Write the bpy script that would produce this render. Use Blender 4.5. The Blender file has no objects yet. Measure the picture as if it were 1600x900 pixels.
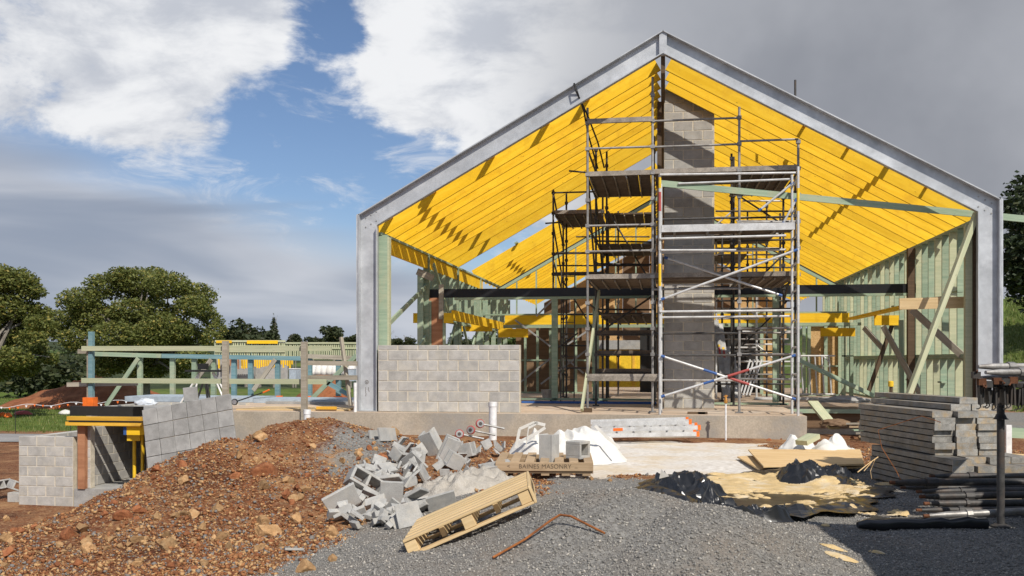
import bpy, bmesh, math, random
import numpy as np
from mathutils import Vector, Matrix, noise as mnoise
random.seed(7); RS = np.random.RandomState(11)
SC = bpy.context.scene
COL = SC.collection

# ---------------------------------------------------------------- camera, sky, sun, exposure
TH = math.radians(8.94); FPX = 1500.0; CX = 800.0; HY = 562.0; CZ = 1.02     # metres; z = 0 is the top of the house slab
CT, ST = math.cos(TH), math.sin(TH)
cam = bpy.data.cameras.new('camera'); camo = bpy.data.objects.new('camera', cam); COL.objects.link(camo)
camo.location = (0, 0, CZ); camo.rotation_euler = (math.radians(90), 0, TH)
cam.sensor_width = 36; cam.lens = 36 * FPX / 1600; cam.shift_y = (HY - 450) / 1600; cam.clip_end = 9000; cam.clip_start = 0.05
SC.camera = camo
SUN = Vector((-.74, 1.0, -1.26)).normalized()                               # the way the sunlight travels
sl = bpy.data.lights.new('sun', 'SUN'); sl.energy = 4.6; sl.angle = math.radians(.53); sl.color = (1.0, .94, .85)
so = bpy.data.objects.new('sun', sl); COL.objects.link(so); so.rotation_euler = SUN.to_track_quat('-Z', 'Y').to_euler(); so.location = (20, -20, 40)
world = bpy.data.worlds.new('World'); SC.world = world; world.use_nodes = True
vs = SC.view_settings; vs.view_transform = 'Standard'; vs.look = 'None'; vs.gamma = 1; vs.exposure = 0.0; vs.use_curve_mapping = False
SC.display_settings.display_device = 'sRGB'
SC.cycles.max_bounces = 6; SC.cycles.diffuse_bounces = 3; SC.cycles.glossy_bounces = 2; SC.cycles.transparent_max_bounces = 6
SC.cycles.use_denoising = True
SKY_STRENGTH = .1

class NT:
    """small node-tree writer"""
    def __init__(s, tree): s.t = tree; s.n = tree.nodes; s.l = tree.links
    def node(s, typ, **kw):
        nd = s.n.new('ShaderNode' + typ)
        for k, v in kw.items(): setattr(nd, k, v)
        return nd
    def put(s, sock, v):
        if isinstance(v, bpy.types.NodeSocket): s.l.new(v, sock)
        elif v is not None:
            if hasattr(sock.default_value, '__len__') and not hasattr(v, '__len__'): v = (v,) * len(sock.default_value)
            if hasattr(v, '__len__') and len(v) == 3 and len(sock.default_value) == 4: v = (*v, 1)
            sock.default_value = v
    def math(s, op, a, b=None, c=None, clamp=False):
        nd = s.node('Math', operation=op, use_clamp=clamp)
        for i, v in enumerate((a, b, c)):
            if v is not None: s.put(nd.inputs[i], v)
        return nd.outputs[0]
    def vmath(s, op, a, b=None, out=0):
        nd = s.node('VectorMath', operation=op)
        s.put(nd.inputs[0], a)
        if b is not None: s.put(nd.inputs[1], b)
        return nd.outputs[out]
    def mix(s, f, a, b, mode='MIX'):
        nd = s.node('Mix', data_type='RGBA', blend_type=mode); s.put(nd.inputs[0], f); s.put(nd.inputs[6], a); s.put(nd.inputs[7], b)
        return nd.outputs[2]
    def noise(s, vec, scale, detail=4, rough=.55, dist=0.0, out=0):
        nd = s.node('TexNoise'); s.put(nd.inputs['Vector'], vec); nd.inputs['Scale'].default_value = scale
        nd.inputs['Detail'].default_value = detail; nd.inputs['Roughness'].default_value = rough; nd.inputs['Distortion'].default_value = dist
        return nd.outputs[out]
    def voro(s, vec, scale, feature='F1', out='Distance'):
        nd = s.node('TexVoronoi', feature=feature); s.put(nd.inputs['Vector'], vec); nd.inputs['Scale'].default_value = scale
        return nd.outputs[out]
    def ramp(s, f, lo, hi):
        nd = s.node('MapRange', interpolation_type='SMOOTHSTEP'); s.put(nd.inputs[0], f)
        nd.inputs[1].default_value = lo; nd.inputs[2].default_value = hi
        return nd.outputs[0]
    def lin(s, f, lo, hi, a, b):
        nd = s.node('MapRange'); s.put(nd.inputs[0], f)
        for i, v in zip((1, 2, 3, 4), (lo, hi, a, b)): nd.inputs[i].default_value = v
        return nd.outputs[0]

def direction(px, py):
    v = Vector(((px - CX) / FPX * CT - ST, (px - CX) / FPX * ST + CT, (HY - py) / FPX)); return v.normalized()

def build_sky():
    T = NT(world.node_tree); T.n.clear()
    out = T.node('OutputWorld'); bg = T.node('Background'); bg.inputs[1].default_value = SKY_STRENGTH
    sky = T.node('TexSky', sky_type='NISHITA', sun_disc=False)
    sky.sun_elevation = math.asin(-SUN.z); sky.sun_rotation = math.atan2(-SUN.x, -SUN.y); sky.altitude = 200; sky.air_density = 1.0; sky.dust_density = .6; sky.ozone_density = 2.0
    d = T.node('TexCoord').outputs['Generated']; d = T.vmath('NORMALIZE', d)
    def lobe(px, py, a, b, amount):                               # a smooth patch round a direction; a..b in degrees from it
        dt = T.vmath('DOT_PRODUCT', d, tuple(direction(px, py)), out=1)
        return T.math('MULTIPLY', T.ramp(dt, math.cos(math.radians(b)), math.cos(math.radians(a))), amount)
    sep = T.node('SeparateXYZ'); T.put(sep.inputs[0], d); z = sep.outputs[2]
    flat = T.vmath('MULTIPLY', d, (1, 1, 2.1))
    warp = T.vmath('ADD', flat, T.vmath('MULTIPLY', T.vmath('SUBTRACT', T.noise(flat, 3.0, 3, .5, out=1), (.5, .5, .5)), (.16, .16, .16)))
    nz = T.noise(warp, 5.6, 12, .62)
    big = T.noise(T.vmath('ADD', d, (3.1, 1.7, .4)), 2.3, 3, .5)
    cov = T.math('ADD', T.math('MULTIPLY', T.math('SUBTRACT', nz, .5), 2.7), T.math('MULTIPLY', T.math('SUBTRACT', big, .45), .5))
    cov = T.math('SUBTRACT', cov, lobe(450, 300, 16, 38, .20))
    for args in ((90, 70, 4, 13.5, .62), (300, 75, 2, 8.5, .46), (430, 60, 1, 5, .36), (640, 50, 1, 7, .62), (760, 60, 2, 8, .56), (505, 60, .3, 3.0, -.40), (580, 110, .3, 3, .10), (560, 250, 1, 9, -.26), (360, 270, 1, 8, -.24), (450, 190, .5, 4, -.14), (1350, 120, 8, 24, 1.2), (1000, 60, 3, 12, .6)):
        cov = T.math('ADD', cov, lobe(*args))
    cum = T.ramp(cov, .0, .20)
    # sheets of stratus low down: smooth, banded
    band = T.noise(T.vmath('MULTIPLY', T.vmath('ADD', d, (.2, .9, 0)), (1.2, 1.2, 7.5)), 2.0, 4, .45, .6)
    az = T.vmath('DOT_PRODUCT', d, (CT, ST, 0), out=1)
    edge = T.math('ADD', T.math('ADD', z, T.math('MULTIPLY', az, .28)), T.math('MULTIPLY', T.math('SUBTRACT', band, .5), .10))
    low = T.math('SUBTRACT', 1.0, T.ramp(edge, .035, .105))
    low = T.math('MULTIPLY', low, .96); cov = T.math('SUBTRACT', cov, T.math('MULTIPLY', low, .55)); cum = T.ramp(cov, -.02, .36)
    # cumulus tone: bright tops, greyer bodies
    lit = T.noise(T.vmath('ADD', warp, (-.05, .0, .09)), 5.2, 6, .55)
    tone = T.ramp(T.math('ADD', T.math('SUBTRACT', nz, lit), T.math('MULTIPLY', T.math('SUBTRACT', T.noise(warp, 7, 5, .55), .5), .30)), -.16, .13)
    k = 1 / SKY_STRENGTH
    ccol = T.mix(tone, tuple(c * k for c in (.55, .58, .645)), tuple(c * k for c in (.88, .89, .91)))
    ccol = T.mix(lobe(1380, 120, 7, 24, 1.0), ccol, T.mix(T.ramp(T.noise(d, 4.0, 5, .5), .35, .7), tuple(c * k for c in (.275, .29, .33)), tuple(c * k for c in (.40, .415, .455))))
    scol = T.mix(T.ramp(band, .34, .66), tuple(c * k for c in (.30, .345, .435)), tuple(c * k for c in (.60, .62, .675)))
    blue = T.mix(1.0, sky.outputs[0], (.86, .90, 1.0), 'MULTIPLY')
    wisp = T.noise(T.vmath('MULTIPLY', T.vmath('ADD', d, (.7, .3, .1)), (1.5, 1.5, 4.5)), 7.0, 9, .66, .8); wisp = T.math('MULTIPLY', T.ramp(wisp, .50, .74), .62)
    col = T.mix(wisp, blue, tuple(c * k for c in (.78, .80, .84)))
    col = T.mix(low, col, scol)
    col = T.mix(cum, col, ccol)
    haze = T.math('SUBTRACT', 1.0, T.ramp(z, -.02, .09))
    col = T.mix(T.math('MULTIPLY', haze, .45), col, tuple(c * k for c in (.46, .52, .63)))
    T.put(bg.inputs[0], col); T.l.new(bg.outputs[0], out.inputs[0])
    world.cycles.sampling_method = 'MANUAL'; world.cycles.sample_map_resolution = 512
build_sky()

# ---------------------------------------------------------------- places: pixel of the photograph + distance -> point in the world
def X(px, Y): return Y * math.tan(math.atan((px - CX) / FPX) - TH)
def W(px, py, Y):
    x = X(px, Y); d = -x * ST + Y * CT
    return Vector((x, Y, CZ - (py - HY) * d / FPX))
def CAMP(xc, d, z): return Vector((xc * CT - d * ST, xc * ST + d * CT, z))   # across, ahead, height
RV = Vector((CT, ST, 0)); FV = Vector((-ST, CT, 0)); UP = Vector((0, 0, 1))

def S(t): t = np.clip(t, 0, 1); return t * t * (3 - 2 * t)
def vnoise(x, y, seed=0):
    """cheap value noise on arrays"""
    xi = np.floor(x).astype(np.int64); yi = np.floor(y).astype(np.int64); fx = x - xi; fy = y - yi
    fx = fx * fx * (3 - 2 * fx); fy = fy * fy * (3 - 2 * fy)
    def hsh(a, b):
        n = (a * 374761393 + b * 668265263 + seed * 974711) & 0x7fffffff
        n = ((n ^ (n >> 13)) * 1274126177) & 0x7fffffff
        return ((n ^ (n >> 16)) & 0xffff) / 65535.0
    return (hsh(xi, yi) * (1 - fx) + hsh(xi + 1, yi) * fx) * (1 - fy) + (hsh(xi, yi + 1) * (1 - fx) + hsh(xi + 1, yi + 1) * fx) * fy
def fbm(x, y, seed=0, o=4):
    v = 0; a = .5
    for i in range(o): v = v + a * (vnoise(x * 2 ** i + 17.3 * i, y * 2 ** i, seed + i) - .5); a *= .5
    return v
def ridge_amount(x, y):
    """the red soil heap: 0..1"""
    g = .57 * np.exp(-(((x + 4.95) / 1.2) ** 2 + ((y - 13.0) / 1.5) ** 2))
    g = np.maximum(g, .43 * np.exp(-(((x + 5.55) / 1.15) ** 2 + ((y - 11.2) / 1.5) ** 2)))
    g = g + .20 * np.exp(-(((x + 4.7) / 1.5) ** 2 + ((y - 9.4) / 1.4) ** 2))
    g = g + .16 * np.exp(-(((x + 3.2) / 1.1) ** 2 + ((y - 13.2) / 1.6) ** 2))
    return g
def heap_amount(x, y):
    g = .47 * np.exp(-(((x + .35) / np.where(x < -.35, .95, 1.05)) ** 2 + ((y - 7.25) / 1.0) ** 2))
    return np.maximum(g, .40 * np.exp(-(((x - .25) / .8) ** 2 + ((y - 6.9) / 1.1) ** 2)))
def H(x, y):
    x = np.asarray(x, float); y = np.asarray(y, float)
    z = -.42 + 0 * x
    left = S((-x - 5.5) / 3.2) * S((y - 7.5) / 4.5)
    z = z - 1.48 * left - .30 * S((-x - 1.0) / 4.2) * (1 - S((y - 8.5) / 4))
    z = z - .35 * S((-x - 10) / 8) * S((y - 20) / 15)
    near = (1 - S((y - 19) / 3))
    z = z + ridge_amount(x, y) + heap_amount(x, y)
    z = z + near * (.05 * fbm(x * 1.3, y * 1.3, 3) + S((ridge_amount(x, y) - .03) / .1) * (.16 * fbm(x * 3.1, y * 3.1, 9) + .05 * fbm(x * 9, y * 9, 21)))
    # the mortar and rubble tip
    z = z + .16 * np.exp(-(((x + 1.75) / .75) ** 2 + ((y - 9.4) / 1.0) ** 2))
    # rear yard, hillside to the right, far country
    z = z - .5 * S((y - 36) / 10) * (1 - S((x - 4) / 8))
    z = z + 6.0 * S((y - 24) / 55) * S((x - 7.5) / 14)
    d = np.hypot(x, y)
    z = z + 11 * S((d - 130) / 420) + 26 * S((d - 600) / 1500)
    z = z + S((d - 60) / 120) * 2.2 * fbm(x * .02, y * .02, 31)
    return z
def h(x, y): return float(H(x, y))
_DD = np.concatenate([np.arange(4, 40, .08), np.arange(40, 300, .6)])
def GH(px, py, lift=0.0):
    """where the line of sight through a pixel meets the ground"""
    v = direction(px, py); v = v / (-v.x * ST + v.y * CT)
    def gap(dd): return CZ + v.z * dd - H(v.x * dd, v.y * dd) - lift
    g = gap(_DD); k = np.nonzero(g <= 0)[0]
    if len(k) == 0 or k[0] == 0: d = 60.0
    else:
        dd = np.linspace(_DD[k[0] - 1], _DD[k[0]], 24); d = float(dd[np.nonzero(gap(dd) <= 0)[0][0]])
    return Vector((v.x * d, v.y * d, h(v.x * d, v.y * d)))

# ---------------------------------------------------------------- materials
def material(name, fn, rough=.8, metal=0.0, spec=.3, **kw):
    m = bpy.data.materials.new(name); m.use_nodes = True; T = NT(m.node_tree); T.n.clear()
    o = T.node('OutputMaterial'); p = T.node('BsdfPrincipled'); T.l.new(p.outputs[0], o.inputs[0])
    p.inputs['Roughness'].default_value = rough; p.inputs['Metallic'].default_value = metal; p.inputs['Specular IOR Level'].default_value = spec
    T.p = p; T.obj = T.node('TexCoord').outputs['Object']; T.rand = T.node('ObjectInfo').outputs['Random']; T.pos = T.node('NewGeometry').outputs['Position']
    c = fn(T)
    if c is not None: T.put(p.inputs['Base Color'], c)
    for k, v in kw.items(): T.put(p.inputs[k], v)
    return m
def bump(T, hgt, strength=.4, dist=.01):
    b = T.node('Bump'); b.inputs['Strength'].default_value = strength; b.inputs['Distance'].default_value = dist
    T.put(b.inputs['Height'], hgt); T.l.new(b.outputs[0], T.p.inputs['Normal'])
def off(T, k=37.0):
    return T.vmath('ADD', T.obj, T.vmath('MULTIPLY', (k, k * .7, k * 1.3), T.rand))
def wood(c0, c1, grain=1.0, knots=.0, var=.25, dirt=None, rough=.75):
    def f(T):
        v = off(T); g = T.noise(T.vmath('MULTIPLY', v, (1.2, 26 * grain, 26 * grain)), 1.0, 5, .6, .4)
        c = T.mix(T.ramp(g, .32, .68), c0, c1)
        if knots:
            k = T.voro(T.vmath('MULTIPLY', v, (1.0, 2.6, 2.6)), 3.2); c = T.mix(T.math('MULTIPLY', T.math('SUBTRACT', 1, T.ramp(k, .03, .10)), knots), c, tuple(a * .35 for a in c0))
        b = T.lin(T.rand, 0, 1, 1 - var, 1 + var * .35); c = T.mix(1.0, c, b, 'MULTIPLY')
        if dirt:
            c = T.mix(T.math('MULTIPLY', T.ramp(T.noise(v, 2.6, 6, .65), .48, .72), dirt[1]), c, dirt[0])
        bump(T, g, .25, .004); return c
    return material('wood', f, rough)
def stained(c, amp=.25, scale=6, fine=60, c2=None, c2amt=.4, bumpy=.3, dist=.006, var=.0, rough=.9, metal=0, spec=.25, **kw):
    def f(T):
        v = off(T)
        n = T.noise(v, scale, 6, .62); q = T.noise(v, fine, 3, .6)
        cc = T.mix(1.0, c, T.lin(n, .3, .7, 1 - amp, 1 + amp), 'MULTIPLY')
        cc = T.mix(1.0, cc, T.lin(q, .3, .7, 1 - amp * .6, 1 + amp * .6), 'MULTIPLY')
        if c2: cc = T.mix(T.math('MULTIPLY', T.ramp(T.noise(T.vmath('ADD', v, (9, 3, 1)), scale * .6, 7, .68), .46, .68), c2amt), cc, c2)
        if var: cc = T.mix(1.0, cc, T.lin(T.rand, 0, 1, 1 - var, 1 + var), 'MULTIPLY')
        bump(T, q, bumpy, dist); return cc
    return material('surface', f, rough, metal, spec, **kw)
M = {}
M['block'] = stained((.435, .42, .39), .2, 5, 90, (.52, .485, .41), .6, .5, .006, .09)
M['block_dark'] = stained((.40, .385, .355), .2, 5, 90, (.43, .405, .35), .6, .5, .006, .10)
M['mortar'] = stained((.58, .52, .41), .2, 9, 60, (.62, .58, .48), .5, .5, .01)
M['rubble'] = stained((.38, .375, .355), .18, 8, 110, (.52, .48, .41), .55, .5, .005, .14)
M['paver'] = stained((.33, .325, .31), .2, 5, 120, (.22, .215, .205), .6, .5, .006, .12)
M['slab_face'] = stained((.40, .345, .27), .22, 1.6, 30, (.30, .29, .27), .7, .4, .008)
M['slab_top'] = stained((.52, .40, .29), .16, 1.2, 24, (.62, .55, .46), .55, .15, .003)
M['cement'] = stained((.33, .325, .31), .22, 4, 60, (.44, .40, .33), .5, .5, .01)
M['mortar_dry'] = stained((.45, .41, .35), .2, 7, 60, (.54, .51, .46), .5, .9, .02)
M['galv'] = stained((.46, .475, .49), .14, 2.0, 9, (.66, .675, .69), .8, .04, .002, .05, .45, .3, .5)
M['galv_dull'] = stained((.36, .36, .35), .25, 9, 80, (.22, .20, .18), .6, .2, .003, .16, .55, .35, .4)
M['scaf'] = stained((.30, .29, .275), .25, 9, 60, (.16, .13, .11), .6, .2, .002, .18, .5, .45, .45)
M['scaf_dark'] = stained((.060, .058, .056), .35, 9, 60, (.11, .075, .055), .5, .2, .002, .2, .55, .2, .35)  # dark steel, toned down further to carry shade over the loose tubes
M['alu'] = stained((.58, .58, .57), .18, 6, 50, (.36, .345, .32), .6, .1, .002, .08, .42, .12, .5)
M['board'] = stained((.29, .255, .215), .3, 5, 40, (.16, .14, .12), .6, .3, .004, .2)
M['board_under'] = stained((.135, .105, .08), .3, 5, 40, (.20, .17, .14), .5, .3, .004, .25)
M['plank'] = stained((.235, .225, .205), .35, 7, 90, (.28, .215, .14), .8, .35, .003, .2, .55, .25, .4)  # brown-grey steel, darkened so the stack's sides look shaded
M['plank_end'] = stained((.31, .30, .275), .35, 12, 90, (.40, .29, .16), .85, .35, .003, .22, .6, .2, .35)
M['yellow'] = wood((.83, .495, .012), (.93, .585, .03), .6, .85, .17, ((.62, .34, .015), .55))
M['yellow_old'] = wood((.62, .33, .03), (.78, .46, .06), .8, .4, .2, ((.35, .2, .05), .5))
M['green'] = wood((.25, .34, .24), (.36, .44, .31), .8, .4, .22, ((.45, .42, .28), .55))
M['green_pale'] = wood((.44, .46, .29), (.54, .54, .36), .8, .6, .14, ((.34, .41, .27), .5))
M['blue_green'] = wood((.13, .25, .28), (.20, .32, .34), .8, .2, .15, ((.24, .33, .28), .5))
M['grey_wood'] = wood((.30, .265, .205), (.42, .375, .30), 1.1, .3, .2, ((.22, .19, .15), .5))
M['dark_wood'] = wood((.085, .055, .032), (.13, .085, .05), 1, .2, .2)
M['brown_ply'] = wood((.36, .165, .085), (.46, .225, .12), .5, .3, .1, ((.24, .10, .05), .6))
M['dark_ply'] = wood((.17, .105, .06), (.22, .14, .08), .5, .3, .15)
M['pallet'] = wood((.60, .43, .22), (.72, .54, .30), .9, .5, .12, ((.48, .32, .16), .35))
M['pallet_old'] = wood((.36, .255, .15), (.48, .35, .22), .9, .5, .2, ((.25, .17, .10), .5))
M['ply'] = wood((.62, .42, .20), (.72, .52, .28), .35, .5, .06, ((.54, .33, .14), .4))
def _osb(T):
    v = off(T); q = T.voro(T.vmath('MULTIPLY', v, (1, 1, 2.2)), 22, out='Color'); g = T.node('RGBToBW'); T.put(g.inputs[0], q)
    bump(T, g.outputs[0], .2, .003); return T.mix(g.outputs[0], (.42, .25, .10), (.66, .45, .22))
M['osb'] = material('strand_board', _osb, .85)
def plain(name, c, rough=.5, metal=0, spec=.4, **kw): return material(name, lambda T: T.mix(1.0, c, T.lin(T.noise(T.obj, 12, 4), .3, .7, .82, 1.12), 'MULTIPLY'), rough, metal, spec, **kw)
M['black_steel'] = plain('black_steel', (.012, .012, .014), .4)
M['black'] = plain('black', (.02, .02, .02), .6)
M['black_plastic'] = plain('black_plastic', (.016, .017, .019), .28, 0, .6)
M['orange'] = plain('orange', (.85, .17, .02), .5)
M['red'] = plain('red', (.40, .08, .07), .6)
M['blue'] = plain('blue', (.04, .11, .32), .6)
M['lightblue'] = plain('light_blue', (.38, .44, .49), .6)
M['white'] = plain('white', (.78, .78, .77), .5)
M['yellow_paint'] = plain('yellow_paint', (.80, .52, .03), .5)
M['brass'] = plain('brass', (.60, .28, .06), .4, .5)
M['rust'] = stained((.26, .095, .03), .35, 9, 90, (.14, .05, .025), .5, .4, .002)
M['dark_rust'] = stained((.13, .055, .028), .35, 9, 90, (.06, .035, .025), .6, .4, .002)
M['bag'] = stained((.68, .665, .62), .1, 4, 60, (.62, .58, .50), .45, .2, .004, .04, .65)
M['plastic_clear'] = plain('plastic_film', (.60, .64, .68), .3)
M['rock'] = stained((.40, .235, .11), .3, 6, 40, (.54, .37, .20), .6, .6, .02, .32)
M['rock_red'] = stained((.26, .095, .04), .3, 11, 60, (.40, .20, .09), .5, .6, .01, .3)
M['ink'] = plain('ink', (.10, .075, .05), .9)
M['bark'] = stained((.20, .18, .15), .3, 3, 20, (.33, .30, .26), .5, .5, .03)
def leaf(name, a, b, c, t=.25):
    def f(T):
        r = T.node('NewGeometry').outputs['Random Per Island']
        col = T.mix(r, a, b); col = T.mix(T.ramp(r, .88, .97), col, c); return col
    m = material(name, f, .55, 0, .35); T = NT(m.node_tree)
    p = next(n for n in T.n if n.type == 'BSDF_PRINCIPLED'); o = next(n for n in T.n if n.type == 'OUTPUT_MATERIAL')
    tr = T.node('BsdfTranslucent'); src = p.inputs['Base Color'].links[0].from_socket; T.l.new(src, tr.inputs[0])
    mx = T.node('MixShader'); mx.inputs[0].default_value = t; T.l.new(p.outputs[0], mx.inputs[1]); T.l.new(tr.outputs[0], mx.inputs[2]); T.l.new(mx.outputs[0], o.inputs[0])
    return m
M['fig'] = leaf('fig_leaves', (.10, .125, .033), (.235, .25, .065), (.38, .31, .08), .38)
M['gum'] = leaf('far_leaves', (.035, .05, .022), (.075, .088, .036), (.10, .09, .03))
M['dark_leaf'] = leaf('dark_leaves', (.020, .034, .014), (.045, .062, .022), (.06, .06, .02), .12)
M['shrub'] = leaf('shrub_leaves', (.05, .085, .022), (.11, .15, .04), (.14, .14, .05))
def _gstone(T):
    r = T.node('NewGeometry').outputs['Random Per Island']
    return T.mix(T.ramp(r, .82, .97), T.mix(r, (.17, .16, .146), (.335, .32, .292)), (.47, .435, .38))
M['gravel_stone'] = material('gravel_stone', _gstone, .85)
def _sstone(T):
    r = T.node('NewGeometry').outputs['Random Per Island']; r2 = T.math('FRACT', T.math('MULTIPLY', r, 7.31))
    c = T.mix(r2, (.16, .055, .022), (.36, .165, .068)); c = T.mix(T.ramp(r, .50, .56), c, (.46, .28, .13)); return T.mix(T.ramp(r, .80, .84), c, (.20, .185, .17))
M['soil_stone'] = material('soil_stone', _sstone, .9)
# ---------------------------------------------------------------- building blocks
WM = {}
def link(o, parent=None, mw=None):
    COL.objects.link(o); mw = mw or Matrix(); WM[o] = mw
    o.matrix_basis = mw
    if parent is not None:
        o.parent = parent; o.matrix_parent_inverse = WM[parent].inverted()
    return o
def thing(name, label, cat, loc=(0, 0, 0), group=None):
    o = bpy.data.objects.new(name, None); o.empty_display_size = .1
    link(o, None, Matrix.Translation(Vector(loc))); return tag(o, label, cat, group)
def tag(o, label, cat, group=None, kind=None):
    if label: o['label'] = label
    if cat: o['category'] = cat
    if group: o['group'] = group
    if cat and not kind: kind = 'thing'
    if kind: o['kind'] = kind
    return o
def structure(o, label=None): o['kind'] = 'structure'; return tag(o, label, None)
def stuff(o, label=None, cat=None): return tag(o, label, cat, None, 'stuff')
class MB:
    def __init__(s): s.v = []; s.f = []; s.mi = []; s.cur = 0
    def add(s, vs, fs):
        n = len(s.v); s.v += [tuple(v) for v in vs]; s.f += [tuple(i + n for i in f) for f in fs]; s.mi += [s.cur] * len(fs); return s
    def box(s, x0, x1, y0, y1, z0, z1):
        return s.add([(x0, y0, z0), (x1, y0, z0), (x1, y1, z0), (x0, y1, z0), (x0, y0, z1), (x1, y0, z1), (x1, y1, z1), (x0, y1, z1)],
                     [(0, 3, 2, 1), (4, 5, 6, 7), (0, 1, 5, 4), (1, 2, 6, 5), (2, 3, 7, 6), (3, 0, 4, 7)])
    def obox(s, M4, sx, sy, sz):
        c = [M4 @ Vector((a * sx / 2, b * sy / 2, e * sz / 2)) for e in (-1, 1) for a, b in ((-1, -1), (1, -1), (1, 1), (-1, 1))]
        return s.add(c, [(0, 3, 2, 1), (4, 5, 6, 7), (0, 1, 5, 4), (1, 2, 6, 5), (2, 3, 7, 6), (3, 0, 4, 7)])
    def beam(s, p0, p1, w, hh, up=UP): return s.obox(frame(p0, p1, up), (Vector(p1) - Vector(p0)).length, w, hh)
    def prism(s, poly, y0, y1):
        """polygon in the XZ plane, anticlockwise seen from the front, pushed from y0 back to y1"""
        n = len(poly); v = [(x, y0, z) for x, z in poly] + [(x, y1, z) for x, z in poly]
        return s.add(v, [tuple(range(n)), tuple(range(2 * n - 1, n - 1, -1))] + [(i, i + n, (i + 1) % n + n, (i + 1) % n) for i in range(n)])
    def tube(s, pts, r, n=8, cap=True):
        pts = [Vector(p) for p in pts]; rr = r if hasattr(r, '__len__') else [r] * len(pts); vs = []; fs = []
        for i, p in enumerate(pts):
            t = (pts[min(i + 1, len(pts) - 1)] - pts[max(i - 1, 0)]).normalized()
            a = t.cross(UP if abs(t.z) < .9 else Vector((0, 1, 0))).normalized(); b = a.cross(t)
            vs += [p + (a * math.cos(2 * math.pi * k / n) + b * math.sin(2 * math.pi * k / n)) * rr[i] for k in range(n)]
        for i in range(len(pts) - 1):
            fs += [(i * n + k, i * n + (k + 1) % n, (i + 1) * n + (k + 1) % n, (i + 1) * n + k) for k in range(n)]
        if cap: fs += [tuple(range(n - 1, -1, -1)), tuple(range((len(pts) - 1) * n, len(pts) * n))]
        return s.add(vs, fs)
    def lathe(s, base, axis, prof, n=12):
        axis = Vector(axis).normalized(); base = Vector(base); a = axis.cross(UP if abs(axis.z) < .9 else Vector((1, 0, 0))).normalized(); b = a.cross(axis)
        vs = [base + axis * t + (a * math.cos(2 * math.pi * k / n) + b * math.sin(2 * math.pi * k / n)) * r for r, t in prof for k in range(n)]
        m = len(prof); fs = [(i * n + k, i * n + (k + 1) % n, (i + 1) * n + (k + 1) % n, (i + 1) * n + k) for i in range(m - 1) for k in range(n)]
        return s.add(vs, fs + [tuple(range(n - 1, -1, -1)), tuple(range((m - 1) * n, m * n))])
    def mesh(s, name, mats, smooth=False):
        me = bpy.data.meshes.new(name); me.from_pydata(s.v, [], s.f)
        for m in (mats if isinstance(mats, (list, tuple)) else [mats]): me.materials.append(M[m] if isinstance(m, str) else m)
        if any(s.mi): me.polygons.foreach_set('material_index', s.mi)
        bm = bmesh.new(); bm.from_mesh(me); bmesh.ops.recalc_face_normals(bm, faces=bm.faces); bm.to_mesh(me); bm.free()
        if smooth:
            me.polygons.foreach_set('use_smooth', [True] * len(me.polygons))
            try: me.set_sharp_from_angle(angle=math.radians(40))
            except Exception: pass
        return me
    def build(s, name, mats, parent=None, mw=None, smooth=False):
        return link(bpy.data.objects.new(name, s.mesh(name, mats, smooth)), parent, mw)
def frame(p0, p1, up=UP):
    p0 = Vector(p0); p1 = Vector(p1); ax = (p1 - p0).normalized(); up = Vector(up)
    if abs(ax.dot(up.normalized())) > .99: up = Vector((0, 1, 0))
    ay = up.cross(ax).normalized(); az = ax.cross(ay)
    m = Matrix((ax, ay, az)).transposed().to_4x4(); m.translation = (p0 + p1) / 2; return m
_cache = {}
def box_mesh(L, w, hh, mat, bev=0.0):
    key = (round(L, 3), round(w, 3), round(hh, 3), mat, bev)
    if key not in _cache:
        me = bpy.data.meshes.new('piece'); bm = bmesh.new(); bmesh.ops.create_cube(bm, size=1, matrix=Matrix.Diagonal((L, w, hh, 1)))
        if bev: bmesh.ops.bevel(bm, geom=list(bm.edges), offset=bev, segments=1, affect='EDGES')
        bm.to_mesh(me); bm.free(); me.materials.append(M[mat]); _cache[key] = me
    return _cache[key]
def beam(name, p0, p1, w, hh, mat, parent=None, up=UP, bev=0.0):
    """a straight timber or bar: w across, hh along 'up'"""
    p0 = Vector(p0); p1 = Vector(p1)
    return link(bpy.data.objects.new(name, box_mesh((p1 - p0).length, w, hh, mat, bev)), parent, frame(p0, p1, up))
def boxo(name, x0, x1, y0, y1, z0, z1, mat, parent=None, bev=0.0):
    return link(bpy.data.objects.new(name, box_mesh(x1 - x0, y1 - y0, z1 - z0, mat, bev)), parent, Matrix.Translation(((x0 + x1) / 2, (y0 + y1) / 2, (z0 + z1) / 2)))
_tc = {}
def tube(name, p0, p1, r, mat, parent=None, n=8):
    p0 = Vector(p0); p1 = Vector(p1); L = (p1 - p0).length; key = (round(L, 2), r, mat, n)
    if key not in _tc: _tc[key] = MB().tube([(-L / 2, 0, 0), (L / 2, 0, 0)], r, n).mesh('tube', mat, True)
    return link(bpy.data.objects.new(name, _tc[key]), parent, frame(p0, p1))
def copy_tree(root, mw, label=None, group=None, extra=None):
    r = root.copy(); COL.objects.link(r); r.matrix_basis = mw; WM[r] = mw
    if label: r['label'] = label
    if group: r['group'] = group
    for ch in root.children:
        c = ch.copy(); COL.objects.link(c); c.parent = r
        for g in ch.children:
            e = g.copy(); COL.objects.link(e); e.parent = c
    return r
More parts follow.
